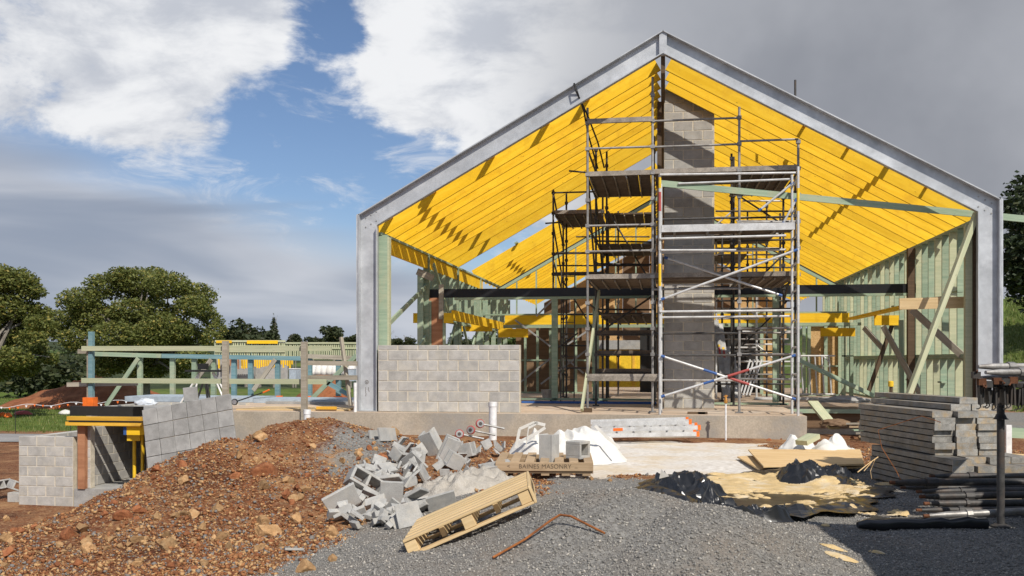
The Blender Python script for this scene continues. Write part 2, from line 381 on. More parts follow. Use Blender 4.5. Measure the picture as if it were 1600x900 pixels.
def np_mesh(name, v, f, mat, parent=None, smooth=False):
    """v (n,3), f (m,k) arrays -> object"""
    me = bpy.data.meshes.new(name); k = f.shape[1]
    me.vertices.add(len(v)); me.vertices.foreach_set('co', np.ascontiguousarray(v, np.float32).ravel())
    me.loops.add(f.size); me.loops.foreach_set('vertex_index', np.ascontiguousarray(f, np.int32).ravel())
    me.polygons.add(len(f)); me.polygons.foreach_set('loop_start', np.arange(0, f.size, k, dtype=np.int32))
    if smooth: me.polygons.foreach_set('use_smooth', np.ones(len(f), bool))
    me.update(calc_edges=True); me.validate(); me.materials.append(M[mat] if isinstance(mat, str) else mat)
    return link(bpy.data.objects.new(name, me), parent)
def rot_matrices(n):
    q = RS.normal(size=(n, 4)); q /= np.linalg.norm(q, axis=1)[:, None]; w, x, y, z = q.T
    return np.stack([np.stack([1 - 2 * (y * y + z * z), 2 * (x * y - z * w), 2 * (x * z + y * w)], 1), np.stack([2 * (x * y + z * w), 1 - 2 * (x * x + z * z), 2 * (y * z - x * w)], 1), np.stack([2 * (x * z - y * w), 2 * (y * z + x * w), 1 - 2 * (x * x + y * y)], 1)], 1)
def scatter_stones(name, x, y, size, mat, sink=.25, flat=.75):
    n = len(x); base = np.array([(1, 0, 0), (-1, 0, 0), (0, 1, 0), (0, -1, 0), (0, 0, 1), (0, 0, -1)], float)
    v = base[None] * (1 + RS.uniform(-.35, .35, (n, 6, 1))) + RS.uniform(-.22, .22, (n, 6, 3)); v *= np.array([1, .8, .65])
    v = np.einsum('nij,nkj->nki', rot_matrices(n), v) * (size / 2)[:, None, None]; v[:, :, 2] *= flat
    z = H(x, y) + size * (.5 - sink) * .55
    v += np.stack([x, y, z], 1)[:, None, :]
    f = np.array([(0, 2, 4), (2, 1, 4), (1, 3, 4), (3, 0, 4), (2, 0, 5), (1, 2, 5), (3, 1, 5), (0, 3, 5)])
    F = (f[None] + (np.arange(n) * 6)[:, None, None]).reshape(-1, 3)
    return np_mesh(name, v.reshape(-1, 3), F, mat)

# ---------------------------------------------------------------- ground
def axis_coords(lo, hi, step, reach, grow=1.16):
    c = list(np.arange(lo, hi + 1e-6, step)); s = step; a = lo
    while a > -reach: s *= grow; a -= s; c.insert(0, a)
    s = step; a = hi
    while a < reach: s *= grow; a += s; c.append(a)
    return np.array(c)
gx = axis_coords(-9.2, 4.6, .055, 5200); gy = axis_coords(5.2, 18.0, .055, 5200)
GX, GY = np.meshgrid(gx, gy); GZ = H(GX, GY)
GZ = np.where((GX > -13.2) & (GX < 6.0) & (GY > 18.3) & (GY < 36), np.minimum(GZ, -.55), GZ)
def poly_mask(x, y, c, soft): return S(.5 - c / soft)
noi = fbm(GX * .9, GY * .9, 5) + .5 * fbm(GX * 4, GY * 4, 8)
# soil wins on the heap, along the slab and to the left; gravel in front and to the right; pale spill in the middle
toe = np.maximum(S((ridge_amount(GX, GY) - .07 + .05 * noi) / .06), S((-GX - 3.3 - .0 * GY + noi * .7) / .6))
gravel = S((9.9 - GY + .55 * (GX + 1.2) + noi * 1.2) / .7) * S((GX + 3.1 + noi * .8) / .5)
gravel = np.maximum(gravel, S((11.9 - GY + noi * 1.3) / .5) * S((GX + 1.45 + noi * .7) / .4))
gravel = np.maximum(gravel, S((GX - 1.5 + noi) / .6) * S((13.6 - GY + noi * 2) / .8))
gravel = np.maximum(gravel, S((GX - 6.5 + noi) / .8) * S((30 - GY) / 4) * S((GY - 10) / 3))
gravel = gravel * (1 - toe); gravel = np.maximum(gravel, 1.0 * np.exp(-(((GX + 3.75) / .85) ** 2 + ((GY - 12.2) / 1.7) ** 2)) * S((noi * 1.6 + .25) / .5))
pale = S((GX + 1.3 + noi * .7 - .03 * (GY - 13)) / .3) * S((1.75 - GX + noi * .9 + .05 * (GY - 13)) / .4) * S((GY - 11.7 + noi * 1.2) / .35) * S((17.2 - GY + noi) / .3)
grass = S((GY - 47 + .12 * GX + noi * 3) / 3) * S((-GX - 4) / 6)
grass = np.maximum(grass, S((GY - 44 + noi * 5) / 5)); grass = np.maximum(grass, S((GX - 8 + noi * 2) / 2) * S((GY - 27 + noi * 3) / 3))
grass = np.maximum(grass, .8 * np.exp(-(((GX + 9.3) / 1.5) ** 2 + ((GY - 13.0) / .5) ** 2)) * S((noi + .02) / .1))
wood_far = S((np.hypot(GX, GY) - 115 + 40 * fbm(GX * .013, GY * .013, 44)) / 20) * S((.55 + 2.2 * fbm(GX * .012 + 3, GY * .012, 77)) / .3)
nv = GX.size; ny, nx = GX.shape
idx = np.arange(nv).reshape(ny, nx); GF = np.stack([idx[:-1, :-1], idx[:-1, 1:], idx[1:, 1:], idx[1:, :-1]], -1).reshape(-1, 4)
def _ground(T):
    a = T.node('Attribute', attribute_name='zone'); b = T.node('Attribute', attribute_name='zone_far')
    sa = T.node('SeparateColor'); T.put(sa.inputs[0], a.outputs['Color']); sb = T.node('SeparateColor'); T.put(sb.inputs[0], b.outputs['Color'])
    n1 = T.noise(T.pos, 14, 5, .65); n2 = T.noise(T.pos, 90, 3, .6); n0 = T.noise(T.pos, 1.3, 6, .6); v = T.voro(T.pos, 42, out='Color'); bw = T.node('RGBToBW'); T.put(bw.inputs[0], v)
    soil = T.mix(T.ramp(n1, .35, .68), (.095, .032, .015), (.225, .09, .04)); soil = T.mix(T.ramp(n0, .44, .72), soil, (.33, .18, .085)); soil = T.mix(T.math('MULTIPLY', T.ramp(T.noise(T.pos, .85, 5, .6), .52, .66), .75), soil, (.062, .022, .011)); soil = T.mix(T.math('MULTIPLY', T.ramp(bw.outputs[0], .62, .8), .55), soil, (.40, .27, .15))
    grav = T.mix(bw.outputs[0], (.12, .115, .107), (.29, .28, .258)); grav = T.mix(T.math('MULTIPLY', T.ramp(n0, .45, .7), .55), grav, (.24, .195, .15)); grav = T.mix(T.math('MULTIPLY', T.ramp(T.noise(T.pos, .7, 4), .55, .7), .5), grav, (.07, .067, .063))
    pal = T.mix(T.ramp(n1, .3, .7), (.58, .535, .47), (.76, .725, .67)); pal = T.mix(T.math('MULTIPLY', T.ramp(n0, .45, .7), .65), pal, (.60, .47, .29)); pal = T.mix(T.math('MULTIPLY', T.ramp(T.noise(T.pos, 5, 7, .7), .58, .68), .5), pal, (.36, .25, .16))
    gr = T.mix(T.ramp(T.noise(T.pos, .35, 6, .65), .3, .7), (.075, .13, .022), (.17, .22, .045)); gr = T.mix(T.math('MULTIPLY', T.ramp(T.noise(T.pos, .08, 4), .45, .7), .6), gr, (.20, .19, .07)); gr = T.mix(T.ramp(T.noise(T.pos, 2.6, 6, .7), .35, .65), T.mix(1.0, gr, .62, 'MULTIPLY'), gr)
    wd = T.mix(T.ramp(T.noise(T.pos, .12, 6, .7), .35, .65), (.022, .034, .014), (.06, .075, .028))
    def edge(s, amp=.55): return T.ramp(T.math('ADD', s, T.math('MULTIPLY', T.math('SUBTRACT', n1, .5), amp)), .35, .65)
    c = T.mix(edge(sa.outputs[1]), soil, grav); c = T.mix(edge(sa.outputs[2]), c, pal); c = T.mix(edge(sb.outputs[0]), c, gr); c = T.mix(edge(sb.outputs[1], .2), c, wd)
    bump(T, T.math('ADD', T.math('MULTIPLY', bw.outputs[0], .6), n2), .6, .012)
    return c
M['ground'] = material('ground', _ground, .95, 0, .15)
ground = np_mesh('ground', np.stack([GX, GY, GZ], -1).reshape(-1, 3), GF, 'ground', smooth=True)
for nm, chans in (('zone', (toe, gravel, pale)), ('zone_far', (grass, wood_far, 0 * toe))):
    at = ground.data.color_attributes.new(nm, 'FLOAT_COLOR', 'POINT')
    at.data.foreach_set('color', np.stack([*[c.ravel() for c in chans], np.ones(nv)], -1).astype(np.float32).ravel())
structure(ground)

def zone_at(arr, x, y):
    i = np.clip(np.searchsorted(gx, x), 0, nx - 1); j = np.clip(np.searchsorted(gy, y), 0, ny - 1); return arr[j, i]
def sample_view(n, y0, y1):
    """points in the part of the near ground that the lens takes in"""
    yy = y0 + (y1 - y0) * RS.uniform(0, 1, n) ** 1.35; t = RS.uniform(math.tan(math.radians(-38.5)), math.tan(math.radians(20.5)), n)
    return yy * t, yy
x, y = sample_view(260000, 5.4, 13.0); k = (zone_at(gravel, x, y) > .45 + RS.uniform(-.2, .2, len(x))) & (zone_at(pale, x, y) < .6); x, y = x[k], y[k]
k = RS.uniform(0, 1, len(x)) < np.clip(1.5 - (y - 6) / 7, .25, 1); x, y = x[k][:105000], y[k][:105000]
stuff(scatter_stones('gravel', x, y, np.clip(.0105 * (1 - RS.uniform(0, 1, len(x))) ** -.30, .009, .034), 'gravel_stone'), 'grey crushed gravel spread and heaped across the foreground', 'gravel')
x, y = sample_view(300000, 5.6, 16.5); k = (zone_at(gravel, x, y) < RS.uniform(.3, 1.0, len(x))) & (zone_at(pale, x, y) < .5) & (x > -11) & (.55 * vnoise(x * 1.1, y * 1.1, 61) + .45 * vnoise(x * 3.4, y * 3.4, 62) > RS.uniform(.12, .72, len(x))); x, y = x[k][:90000], y[k][:90000]
sz = np.clip(.014 * (1 - RS.uniform(0, 1, len(x))) ** -.44, .011, .06)
stuff(scatter_stones('soil_stones', x, y, sz, 'soil_stone', .1), 'red brown earth crumbs and small stones over the soil heap', 'stones')

# road on the left, sheet a few millimetres over the ground
def sheet(name, edge_a, edge_b, mat, n=24, lift=.03):
    v = []; f = []
    for i in range(n + 1):
        t = i / n
        for j in range(7):
            p = Vector(edge_a[0]).lerp(Vector(edge_a[1]), t).lerp(Vector(edge_b[0]).lerp(Vector(edge_b[1]), t), j / 6); v.append((p.x, p.y, h(p.x, p.y) + lift))
    for i in range(n):
        for j in range(6): a = i * 7 + j; f.append((a, a + 1, a + 8, a + 7))
    o = MB().add(v, f).build(name, mat, smooth=True); return o
M['asphalt'] = stained((.27, .26, .25), .18, .6, 25, (.27, .23, .19), .5, .4, .01)
structure(sheet('road', ((-46, 30.5, 0), (2, 39.5, 0)), ((-46, 38.5, 0), (2, 47.0, 0)), 'asphalt', 40))
M['earth_verge'] = stained((.30, .165, .09), .3, 1.2, 12, (.38, .25, .15), .5, .6, .03)
structure(sheet('verge', ((-46, 38.6, 0), (2, 47.1, 0)), ((-46, 41.2, 0), (2, 50, 0)), 'earth_verge', 40, .04))
# ---------------------------------------------------------------- the house: slab, steel portal, roof, walls
def slab(name, boxes, label=None):
    mb = MB()
    for b in boxes: mb.box(*b)
    o = mb.build(name, ['slab_face', 'slab_top'])
    for p in o.data.polygons:
        if p.normal.z > .5: p.material_index = 1
    return structure(o, label)
FY = 17.9; PY = 18.2
slab('floor_slab', [(-10.25, 2.56, FY, 21.5, -1.5, 0), (-10.25, -6.1, 21.5, 24.5, -1.5, 0), (-6.1, 5.95, 21.5, 36, -1.5, -.004)])
slab('footing_slab', [(2.60, 5.6, 21.0, 21.49, -1.2, -.10)])

PIT = .559; AP = 7.2; PW = .38; HWO = 5.93
ang = math.atan(PIT); vdrop = PW / math.cos(ang)
def zr(x): return AP - PIT * abs(x)
portal = thing('portal_frame', 'pale galvanised steel channel frame outlining the front gable of the house', 'steel frame', (0, PY, 0))
def member(name, poly_web, edges, base):
    """a channel: the web set back, flanges along the given edges standing forward"""
    o = MB().prism(poly_web, PY + .115, PY + .13).build(name, 'galv', base)
    for (a, b, inward) in edges:
        a = Vector((a[0], 0, a[1])); b = Vector((b[0], 0, b[1])); n = Vector((inward[0], 0, inward[1])).normalized(); t = .02
        q = [a, b, b + n * t, a + n * t]
        MB().add([(p.x, PY, p.z) for p in q] + [(p.x, PY + .13, p.z) for p in q], [(0, 1, 2, 3), (7, 6, 5, 4), (0, 4, 5, 1), (1, 5, 6, 2), (2, 6, 7, 3), (3, 7, 4, 0)]).build('flange', 'galv', o)
    return o
for sgn in (-1, 1):
    xo, xi = sgn * HWO, sgn * (HWO - PW); zo = zr(xo); zi = zr(xi) - vdrop; zb = 0.005 if sgn < 0 else -.5
    member('column', [(xo, zb), (xi, zb), (xi, zi), (xo, zo)], [((xo, zb), (xo, zo), (-sgn, 0)), ((xi, zb), (xi, zi), (sgn, 0))], portal)
    rf = member('rafter_beam', [(xo, zo), (xi, zi), (0, AP - vdrop), (0, AP)], [((xo, zo), (0, AP), (-sgn * .49, -.87)), ((xi, zi), (0, AP - vdrop), (sgn * .49, .87))], portal)
    MB().prism([(xo + sgn * .012, zb), (xo + sgn * .012, zo + .01), (xo + sgn * .045, zo - .01), (xo + sgn * .045, zb)], PY + .02, PY + .09).build('edge_angle', 'galv', portal)
MB().prism([(-.07, AP - vdrop - .03), (.07, AP - vdrop - .03), (.07, AP - .05), (0, AP - .012), (-.07, AP - .05)], PY + .03, PY + .114).build('apex_plate', 'galv', portal)
for sgn in (-1, 1):
    for k in range(3):
        for off_ in (.10, .28): p_ = Vector((sgn * (HWO - .12 - .11 * k), 0, zr(HWO - .12 - .11 * k) - off_ - .03)); MB().lathe((p_.x, PY + .115, p_.z), (0, -1, 0), [(.014, 0), (.014, .012)], 6).build('bolt', 'galv_dull', portal)
    boxo('base_plate', *sorted((sgn * (HWO + .03), sgn * (HWO - PW - .03))), PY - .03, PY + .2, (.001 if sgn < 0 else -.52), (.016 if sgn < 0 else -.5), 'galv_dull', portal)
# handwriting on the left column: a ring and two short lines of marker
mk = MB(); cx, cz = -5.74, 1.42 * .42
cpt = W(573, 597, PY + .113); r = .035
mk.tube([(cpt.x + r * math.cos(a / 12 * 6.283), cpt.y, cpt.z + r * math.sin(a / 12 * 6.283)) for a in range(13)], .004, 4)
mk.tube([(cpt.x - .012, cpt.y, cpt.z + .015), (cpt.x - .012, cpt.y, cpt.z - .004), (cpt.x + .014, cpt.y, cpt.z - .004)], .004, 4); mk.tube([(cpt.x + .006, cpt.y, cpt.z + .012), (cpt.x + .006, cpt.y, cpt.z - .02)], .004, 4)
mk.build('marker_ring', 'ink', portal)
for j, dx in enumerate((-.02, .04)):
    mk = MB(); random.seed(3 + j); zz = cpt.z - .10
    pts = [(cpt.x + dx + random.uniform(-.012, .012), cpt.y, zz - .012 * i) for i in range(16 if j == 0 else 9)]
    mk.tube(pts, .004, 4); mk.build('marker_line', 'ink', portal)

# roof: yellow rafters at 600 centres, ridge beam, packers against the steel, bracing battens along the top
roof = thing('roof_frame', 'open roof of long bright yellow rafters over the front of the house', 'roof frame', (0, 20, 3.5))
back_roof = thing('roof_frame', 'second bay of yellow rafters at the rear, past the open gap on the left', 'roof frame', (0, 30, 3.5))
RD = .36; rb0 = 6.70                                    # rafter depth; height of the rafters' underside at the ridge
def rafter(parent, y, sgn, x0=.045, x1=5.74):
    nrm = Vector((sgn * math.sin(ang), 0, math.cos(ang)))
    a = Vector((sgn * x0, y, rb0 - PIT * x0)) + nrm * RD / 2; b = Vector((sgn * x1, y, rb0 - PIT * x1)) + nrm * RD / 2
    beam('rafter', a, b, .055, RD, 'yellow', parent, nrm)
for y in (18.98, 19.6, 20.25, 20.9, 21.55, 22.2, 22.85, 23.5, 24.75, 26.0): rafter(roof, y, -1)
for y in (18.98, 19.65, 20.3, 21.0, 21.75, 22.5, 23.3, 24.2, 25.1, 26.0, 26.9, 27.8, 28.7): rafter(roof, y, 1, 1.10 if 20.35 < y < 21.5 else .045)
for i in range(20):
    y = 29.6 + .72 * i; rafter(back_roof, y - .1, -1); rafter(back_roof, y, 1)
boxo('ridge_beam', -.04, .04, 18.32, 28.5, 6.42, 6.97, 'dark_wood', roof)
boxo('ridge_beam', -.04, .04, 28.55, 44.0, 6.42, 6.97, 'dark_wood', back_roof)
for sgn in (-1, 1):                                      # packers between steel and first rafter
    for xx in ((5.35, 4.45, 3.25, 2.15, 1.35) if sgn < 0 else (4.75, 3.35, 2.55)):
        nrm = Vector((sgn * math.sin(ang), 0, math.cos(ang))); tdir = Vector((sgn * math.cos(ang), 0, -math.sin(ang)))
        wid = .10 if sgn < 0 else .06
        p = Vector((sgn * xx, 0, rb0 - PIT * xx)) + nrm * (RD - .10)
        beam('packer', (p.x, PY + .12, p.z), (p.x, 18.95, p.z), wid - (.03 if sgn < 0 else 0), .09, 'yellow', roof, nrm)
for sgn, xx, p_, y0, y1 in ((-1, 4.42, roof, 18.6, 26.6), (1, 4.05, roof, 18.6, 28.3), (-1, 4.3, back_roof, 29.3, 34.2), (1, 4.0, back_roof, 28.9, 34.2)):
    nrm = Vector((sgn * math.sin(ang), 0, math.cos(ang))); p = Vector((sgn * xx, 0, rb0 - PIT * xx)) + nrm * (RD + .025)
    beam('bracing_batten', (p.x, y0, p.z), (p.x, y1, p.z), .10, .045, 'green', p_, nrm)
post = thing('ridge_post', 'dark post standing against the block chimney below the ridge', 'post', (-.06, 20.3, 0))
boxo('post_shaft', -.12, -.03, 20.25, 20.36, 0.012, 6.40, 'dark_wood', post); boxo('foot_plate', -.17, .02, 20.2, 20.40, 0.001, .012, 'scaf', post)

# blockwork: each block a piece, mortar set back between them
def block_face(parent, o, ex, ez, L, courses, mat='block', first_half=False, zstart=0, half_top=False, thick=.19, proud=.0, joint=.017):
    """lays a wall of 390 x 190 blocks; ex runs along it, the face looks along ez x ex"""
    o = Vector(o); ex = Vector(ex); ny = Vector((-ex.y, ex.x, 0))        # into the wall
    rot = Matrix((ex, ny, UP)).transposed().to_4x4(); n = courses + (1 if half_top else 0)
    for c in range(n):
        hh = .19 if c < courses else .09; xx = 0.0; half = (c % 2 == 1) != first_half
        cuts = []; pos = 0.0
        if half: cuts.append((0, .2)); pos = .2
        while pos < L - .02: nx_ = min(pos + .4, L); cuts.append((pos, nx_)); pos = nx_
        for a, b in cuts:
            w = b - a - joint
            if w < .04: continue
            m = rot.copy(); m.translation = o + ex * ((a + b) / 2) + ny * (thick / 2 + random.uniform(-.0025, .0025)) + UP * (zstart + c * .2 + hh / 2 + joint / 2)
            link(bpy.data.objects.new('block', box_mesh(round(w, 2), thick, hh, mat, .006)), parent, m)
    core = MB(); m = rot.copy(); H_ = courses * .2 + (.1 if half_top else 0); m.translation = o + ex * (L / 2) + ny * (thick / 2) + UP * (zstart + H_ / 2)
    core.obox(m, L - .008, thick - .012, H_ - .004).build('mortar', 'mortar', parent)
bw_ = thing('block_wall', 'low grey concrete block wall on the slab beside the left steel column', 'block wall', (-4.1, 18.2, 0))
block_face(bw_, (-5.5, 18.12, .003), (1, 0, 0), UP, 2.8, 6, half_top=True)
chim = thing('chimney', 'tall grey concrete block chimney rising inside the house through the scaffold', 'chimney', (.55, 20.9, 0))
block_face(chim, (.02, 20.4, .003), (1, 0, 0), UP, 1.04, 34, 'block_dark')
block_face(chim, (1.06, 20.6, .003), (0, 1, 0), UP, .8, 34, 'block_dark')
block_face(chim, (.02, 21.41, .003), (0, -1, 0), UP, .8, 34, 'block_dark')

# black steel beam with its timber plate and posts
sb = thing('steel_beam', 'long black steel beam spanning the hall behind the scaffold', 'steel beam', (0, 22.4, 2.5))
MB().box(-5.62, 5.62, 22.33, 22.345, 2.50, 2.70).box(-5.62, 5.62, 22.345, 22.42, 2.685, 2.70).box(-5.62, 5.62, 22.345, 22.42, 2.50, 2.515).build('channel', 'black_steel', sb)
for sx in (-5.55, 5.55):
    for z in (2.56, 2.64): MB().lathe((sx, 22.33, z), (0, -1, 0), [(.016, 0), (.016, .012)], 6).build('bolt', 'galv_dull', sb)
pf = thing('timber_wall', 'green timber posts and head plate standing under the black steel beam', 'wall frame', (0, 22.4, 0))
boxo('head_plate', -4.9, 5.5, 22.32, 22.44, 2.44, 2.495, 'green', pf)
for px in (867, 931, 1212): xx = X(px, 22.4); boxo('post', xx - .07, xx + .07, 22.33, 22.43, .06, 2.438, 'green', pf)
boxo('bottom_plate', X(815, 22.4), -.15, 22.33, 22.43, .075, .12, 'green', pf); boxo('bottom_plate', 1.15, X(1232, 22.4), 22.33, 22.43, .0, .045, 'green', pf)
boxo('damp_strip', X(815, 22.3), -.15, 22.28, 22.42, .002, .05, 'blue', pf)

# side walls
lw = thing('wall_frame', 'left side wall frame of green timber with a yellow lintel under its top plate', 'wall frame', (-5.6, 22, 0))
rw = thing('wall_frame', 'right side wall frame of close pale green studs in two tiers', 'wall frame', (5.6, 22, 0))
for (p, sx) in ((lw, -1), (rw, 1)):
    boxo('top_plate', *sorted((sx * 5.50, sx * 5.64)), 18.4, 35, 3.50, 3.545, 'green', p)
for y0, y1 in ((18.62, 22.25), (22.5, 25.55), (25.8, 29.3)): boxo('lintel', -5.595, -5.53, y0, y1, 3.19, 3.495, 'yellow', lw)
boxo('corner_post', -5.62, -5.40, 18.42, 18.52, 0, 3.495, 'green', lw)
boxo('corner_stud', -5.40, -5.36, 18.42, 18.55, 0, 3.45, 'green_pale', lw)
for y in (22.3, 25.65, 28.9):
    boxo('post', -5.64, -5.50, y - .05, y + .05, .0, 3.495, 'green', lw); boxo('post', -5.49, -5.44, y - .06, y + .08, .0, 2.42, 'green', lw)
for yy0, yy1 in ((22.5, 25.55), (25.8, 28.8), (29.0, 34.8)):
    boxo('header_plate', -5.64, -5.50, yy0, yy1, 1.98, 2.025, 'green', lw)
    y = yy0 + .1
    while y < yy1: boxo('stud', -5.64, -5.50, y, y + .045, 2.03, 3.185, 'green', lw); y += .45
for y in (30.2, 31.4, 32.6, 33.8): boxo('stud', -5.64, -5.50, y, y + .09, 0, 1.975, 'green', lw)
for a, b in (((-5.57, 18.6, 1.6), (-5.57, 22.2, 2.75)), ((-5.57, 18.9, .2), (-5.57, 22.2, 1.55)), ((-5.45, 22.5, 1.9), (-5.45, 24.4, .05)), ((-5.57, 25.4, 1.9), (-5.57, 23.2, .1)), ((-5.57, 28.7, 1.95), (-5.57, 26.0, .1)), ((-5.45, 26.0, 1.95), (-5.45, 28.2, .1)), ((-5.42, 22.4, 3.3), (-5.42, 24.0, 2.2))):
    beam('brace', a, b, .045, .10, 'green', lw)
beam('prop_pole', W(592, 440, 18.45), W(604, 541, 18.45), .03, .03, 'grey_wood', lw)
y = 18.75; i = 0
while y < 34.9:
    boxo('stud', 5.50, 5.64, y, y + .045, 1.13, 3.495, 'green' if (i * 7) % 5 < 3 else 'green_pale', rw)
    boxo('stud', 5.50, 5.64, y + .12, y + .165, -.40 if y < 21.4 else .05, 1.04, 'green' if (i * 5) % 7 < 4 else 'green_pale', rw); y += .5; i += 1
for z in (1.045, 1.085): boxo('mid_plate', 5.50, 5.64, 18.5, 35, z, z + .038, 'green', rw)
boxo('bottom_plate', 5.50, 5.64, 21.5, 35, 0, .045, 'green', rw); boxo('bottom_plate', 5.50, 5.64, 18.5, 21.4, -.448, -.405, 'green', rw)
boxo('end_stud', 5.40, 5.52, 18.42, 18.52, -.42, 3.46, 'green_pale', rw); boxo('corner_post', 5.53, 5.66, 18.4, 18.5, -.42, 3.49, 'dark_wood', rw)
boxo('post', 5.34, 5.49, 22.28, 22.42, .0, 3.48, 'dark_wood', rw)
for i, y in enumerate((19.6, 20.6, 21.6, 23.2, 24.6, 26.2)): boxo('nogging', 5.50, 5.6, y - .36 + .05 * i, y - .02, .55 if i % 2 else 2.3, (.55 if i % 2 else 2.3) + .035, 'green', rw)

# bracing panels of ply by the left wall
bp = thing('bracing_panel', 'reddish brown plywood bracing panel above the low block wall', 'plywood panel', (-5.2, 22.25, 0))
boxo('panel', X(663, 22.27), X(692, 22.27), 22.26, 22.28, .0, 2.49, 'brown_ply', bp); boxo('edge_stud', X(692, 22.27) + .003, X(696, 22.27), 22.24, 22.32, 0, 2.45, 'green', bp)
boxo('cleat', X(686, 22.2), X(693, 22.2), 22.17, 22.23, 1.98, 2.80, 'grey_wood', bp); beam('top_block', W(652, 424, 22.15), W(677, 435, 22.15), .05, .16, 'grey_wood', bp)
boxo('side_stud', X(653, 22.2), X(662, 22.2), 22.14, 22.24, .0, 3.15, 'green', bp)

# temporary yellow walers on both sides
def yb(name, label, p0, p1, w, hh, mat='yellow', group=None):
    o = beam(name, p0, p1, w, hh, mat); tag(o, label, 'timber', group); return o
yb('waler', 'yellow waler running back along the left posts, over the block wall', (-4.95, 22.4, 2.08), (-5.05, 32, 2.08), .07, .24)
yb('yellow_offcut', 'short yellow timber end showing left of the brown plywood panel', W(646, 497, 22.6), W(661, 497, 22.6), .06, .24)
yb('yellow_offcut', 'short yellow block under the near end of the left waler', W(694, 497, 22.1), W(708, 497, 22.1), .08, .24)
yb('cross_beam', 'yellow cross timber under the middle of the left waler', W(719, 511.5, 27.4), W(769, 511.5, 27.4), .06, .24)
yb('cross_beam', 'yellow cross timber with a clean end, above the right end of the block wall', W(779, 520.5, 24.0), W(825, 520.5, 24.0), .06, .22)
yb('waler', 'yellow waler running back along the right wall studs', (4.95, 19.2, 2.12), (5.0, 27, 2.12), .20, .06)
yb('cross_beam', 'pale wood cross beam in front of the right wall studs', W(1405, 475, 18.9), W(1522, 472, 18.9), .06, .21, 'pallet')
yb('cross_beam', 'yellow cross timber under the middle of the right waler', W(1366, 500.5, 24.2), W(1428, 500.5, 24.2), .06, .24)
yb('cross_beam', 'yellow cross timber beside the strand board at the far right corner', W(1282, 519, 26.0), W(1336, 519, 26.0), .06, .22)
yb('black_offcut', 'black capped board end resting on the pale cross beam at right', W(1440, 468, 19.2), W(1482, 464, 19.2), .25, .04, 'black')
for nm, lab, a, b, w, hh, mt in (
    ('timber_brace', 'long pale green brace leaning on the right column across the stud wall', W(1526, 333, 18.36), W(1418, 622, 17.9), .09, .09, 'green_pale'),
    ('timber_brace', 'weathered dark brace falling to the right below the pale cross beam', W(1425, 484, 19.6), W(1530, 580, 18.9), .045, .13, 'grey_wood'),
    ('timber_brace', 'grey brace propping the right waler, near the middle', W(1380, 510, 22.6), W(1440, 620, 22.0), .045, .12, 'grey_wood'),
    ('timber_brace', 'dark brace rising to the right behind the yellow capped peg', W(1355, 618, 24.0), W(1394, 508, 24.4), .045, .10, 'dark_wood'),
    ('timber_brace', 'short brace under the right waler, farthest from the camera', W(1350, 512, 25), W(1382, 548, 24.5), .045, .12, 'grey_wood'),
    ('timber_brace', 'low green brace sloping down from the scaffold to the right wall', W(1246, 562, 20.8), W(1364, 618, 21.8), .05, .09, 'green'),
    ('timber_brace', 'slim green post below the right waler', W(1408, 500, 22.7), W(1409, 616, 22.7), .10, .05, 'green'),
    ('timber_rail', 'long green timber running from the scaffold past the right column', W(1032, 286.5, 18.75), W(1660, 348, 18.75), .045, .12, 'green'),
    ('timber_brace', 'light green brace leaning against the leftmost scaffold upright', W(909, 641, 18.3), W(936, 455, 20.2), .045, .09, 'green_pale')):
    o = beam(nm, a, b, w, hh, mt); tag(o, lab, 'timber')

# gable frame at the back of the hall, with partitions, header and boards behind
gf = thing('gable_wall', 'rear gable frame of green timber below the yellow rafters', 'wall frame', (0, 28.95, 2.4))
for sgn in (-1, 1):
    a = Vector((sgn * 5.45, 28.9, 2.86)); b = Vector((sgn * .05, 28.9, 2.86 + PIT * 5.4)); beam('top_chord', a, b, .09, .09, 'green', gf); beam('flashing', a + UP * .07, b + UP * .07, .10, .03, 'black', gf)
    for i in range(8):
        xx = 5.0 - .6 * i
        if xx > .3: boxo('stud', sgn * xx - .02, sgn * xx + .02, 28.87, 28.93, 2.42, 2.86 + PIT * (5.45 - xx) - .06, 'green', gf)
boxo('sill_plate', -5.45, 5.45, 28.84, 28.96, 2.37, 2.415, 'green', gf)
boxo('header', -4.75, 5.3, 28.80, 28.865, 2.08, 2.365, 'yellow', gf); boxo('lower_plate', -4.8, 5.4, 28.78, 28.92, 1.98, 2.075, 'green', gf)
for a, b in ((W(838, 494, 28.7), W(862, 470, 28.7)), (W(805, 500, 28.7), W(860, 541, 28.7)), (W(812, 598, 28.7), W(860, 560, 28.7)), (W(884, 540, 28.7), W(918, 517, 28.7)), (W(884, 560, 28.7), W(912, 583, 28.7)), (W(845, 600, 28.7), W(926, 540, 28.7))): beam('strap_brace', a, b, .02, .05, 'galv_dull', gf)
pa = thing('partition_frame', 'thin green stud partition with dark boards at the back left of the hall', 'wall frame', (-3.4, 28.9, 0))
for px in (821, 840, 860, 880, 900, 918): xx = X(px, 28.9); boxo('stud', xx - .035, xx + .035, 28.84, 28.93, .05, 1.975, 'green', pa)
boxo('nogging', X(812, 28.9), X(922, 28.9), 28.85, 28.92, .98, 1.03, 'green', pa); boxo('bottom_plate', X(812, 28.9), X(925, 28.9), 28.84, 28.93, .003, .048, 'green', pa)
for i, (a, b) in enumerate(((806, 838), (840, 868), (870, 925))): boxo('board', X(a, 29.6), X(b, 29.6), 29.6, 29.62, .0, 2.3, 'dark_ply', pa)
pb = thing('partition_frame', 'stud partition backed with strand board at the back right of the hall', 'wall frame', (3.7, 28.4, 0))
for px in (1190, 1256, 1264, 1290, 1312): xx = X(px, 28.0); boxo('stud', xx - .045, xx + .045, 27.95, 28.04, .05, 1.97, 'green', pb)
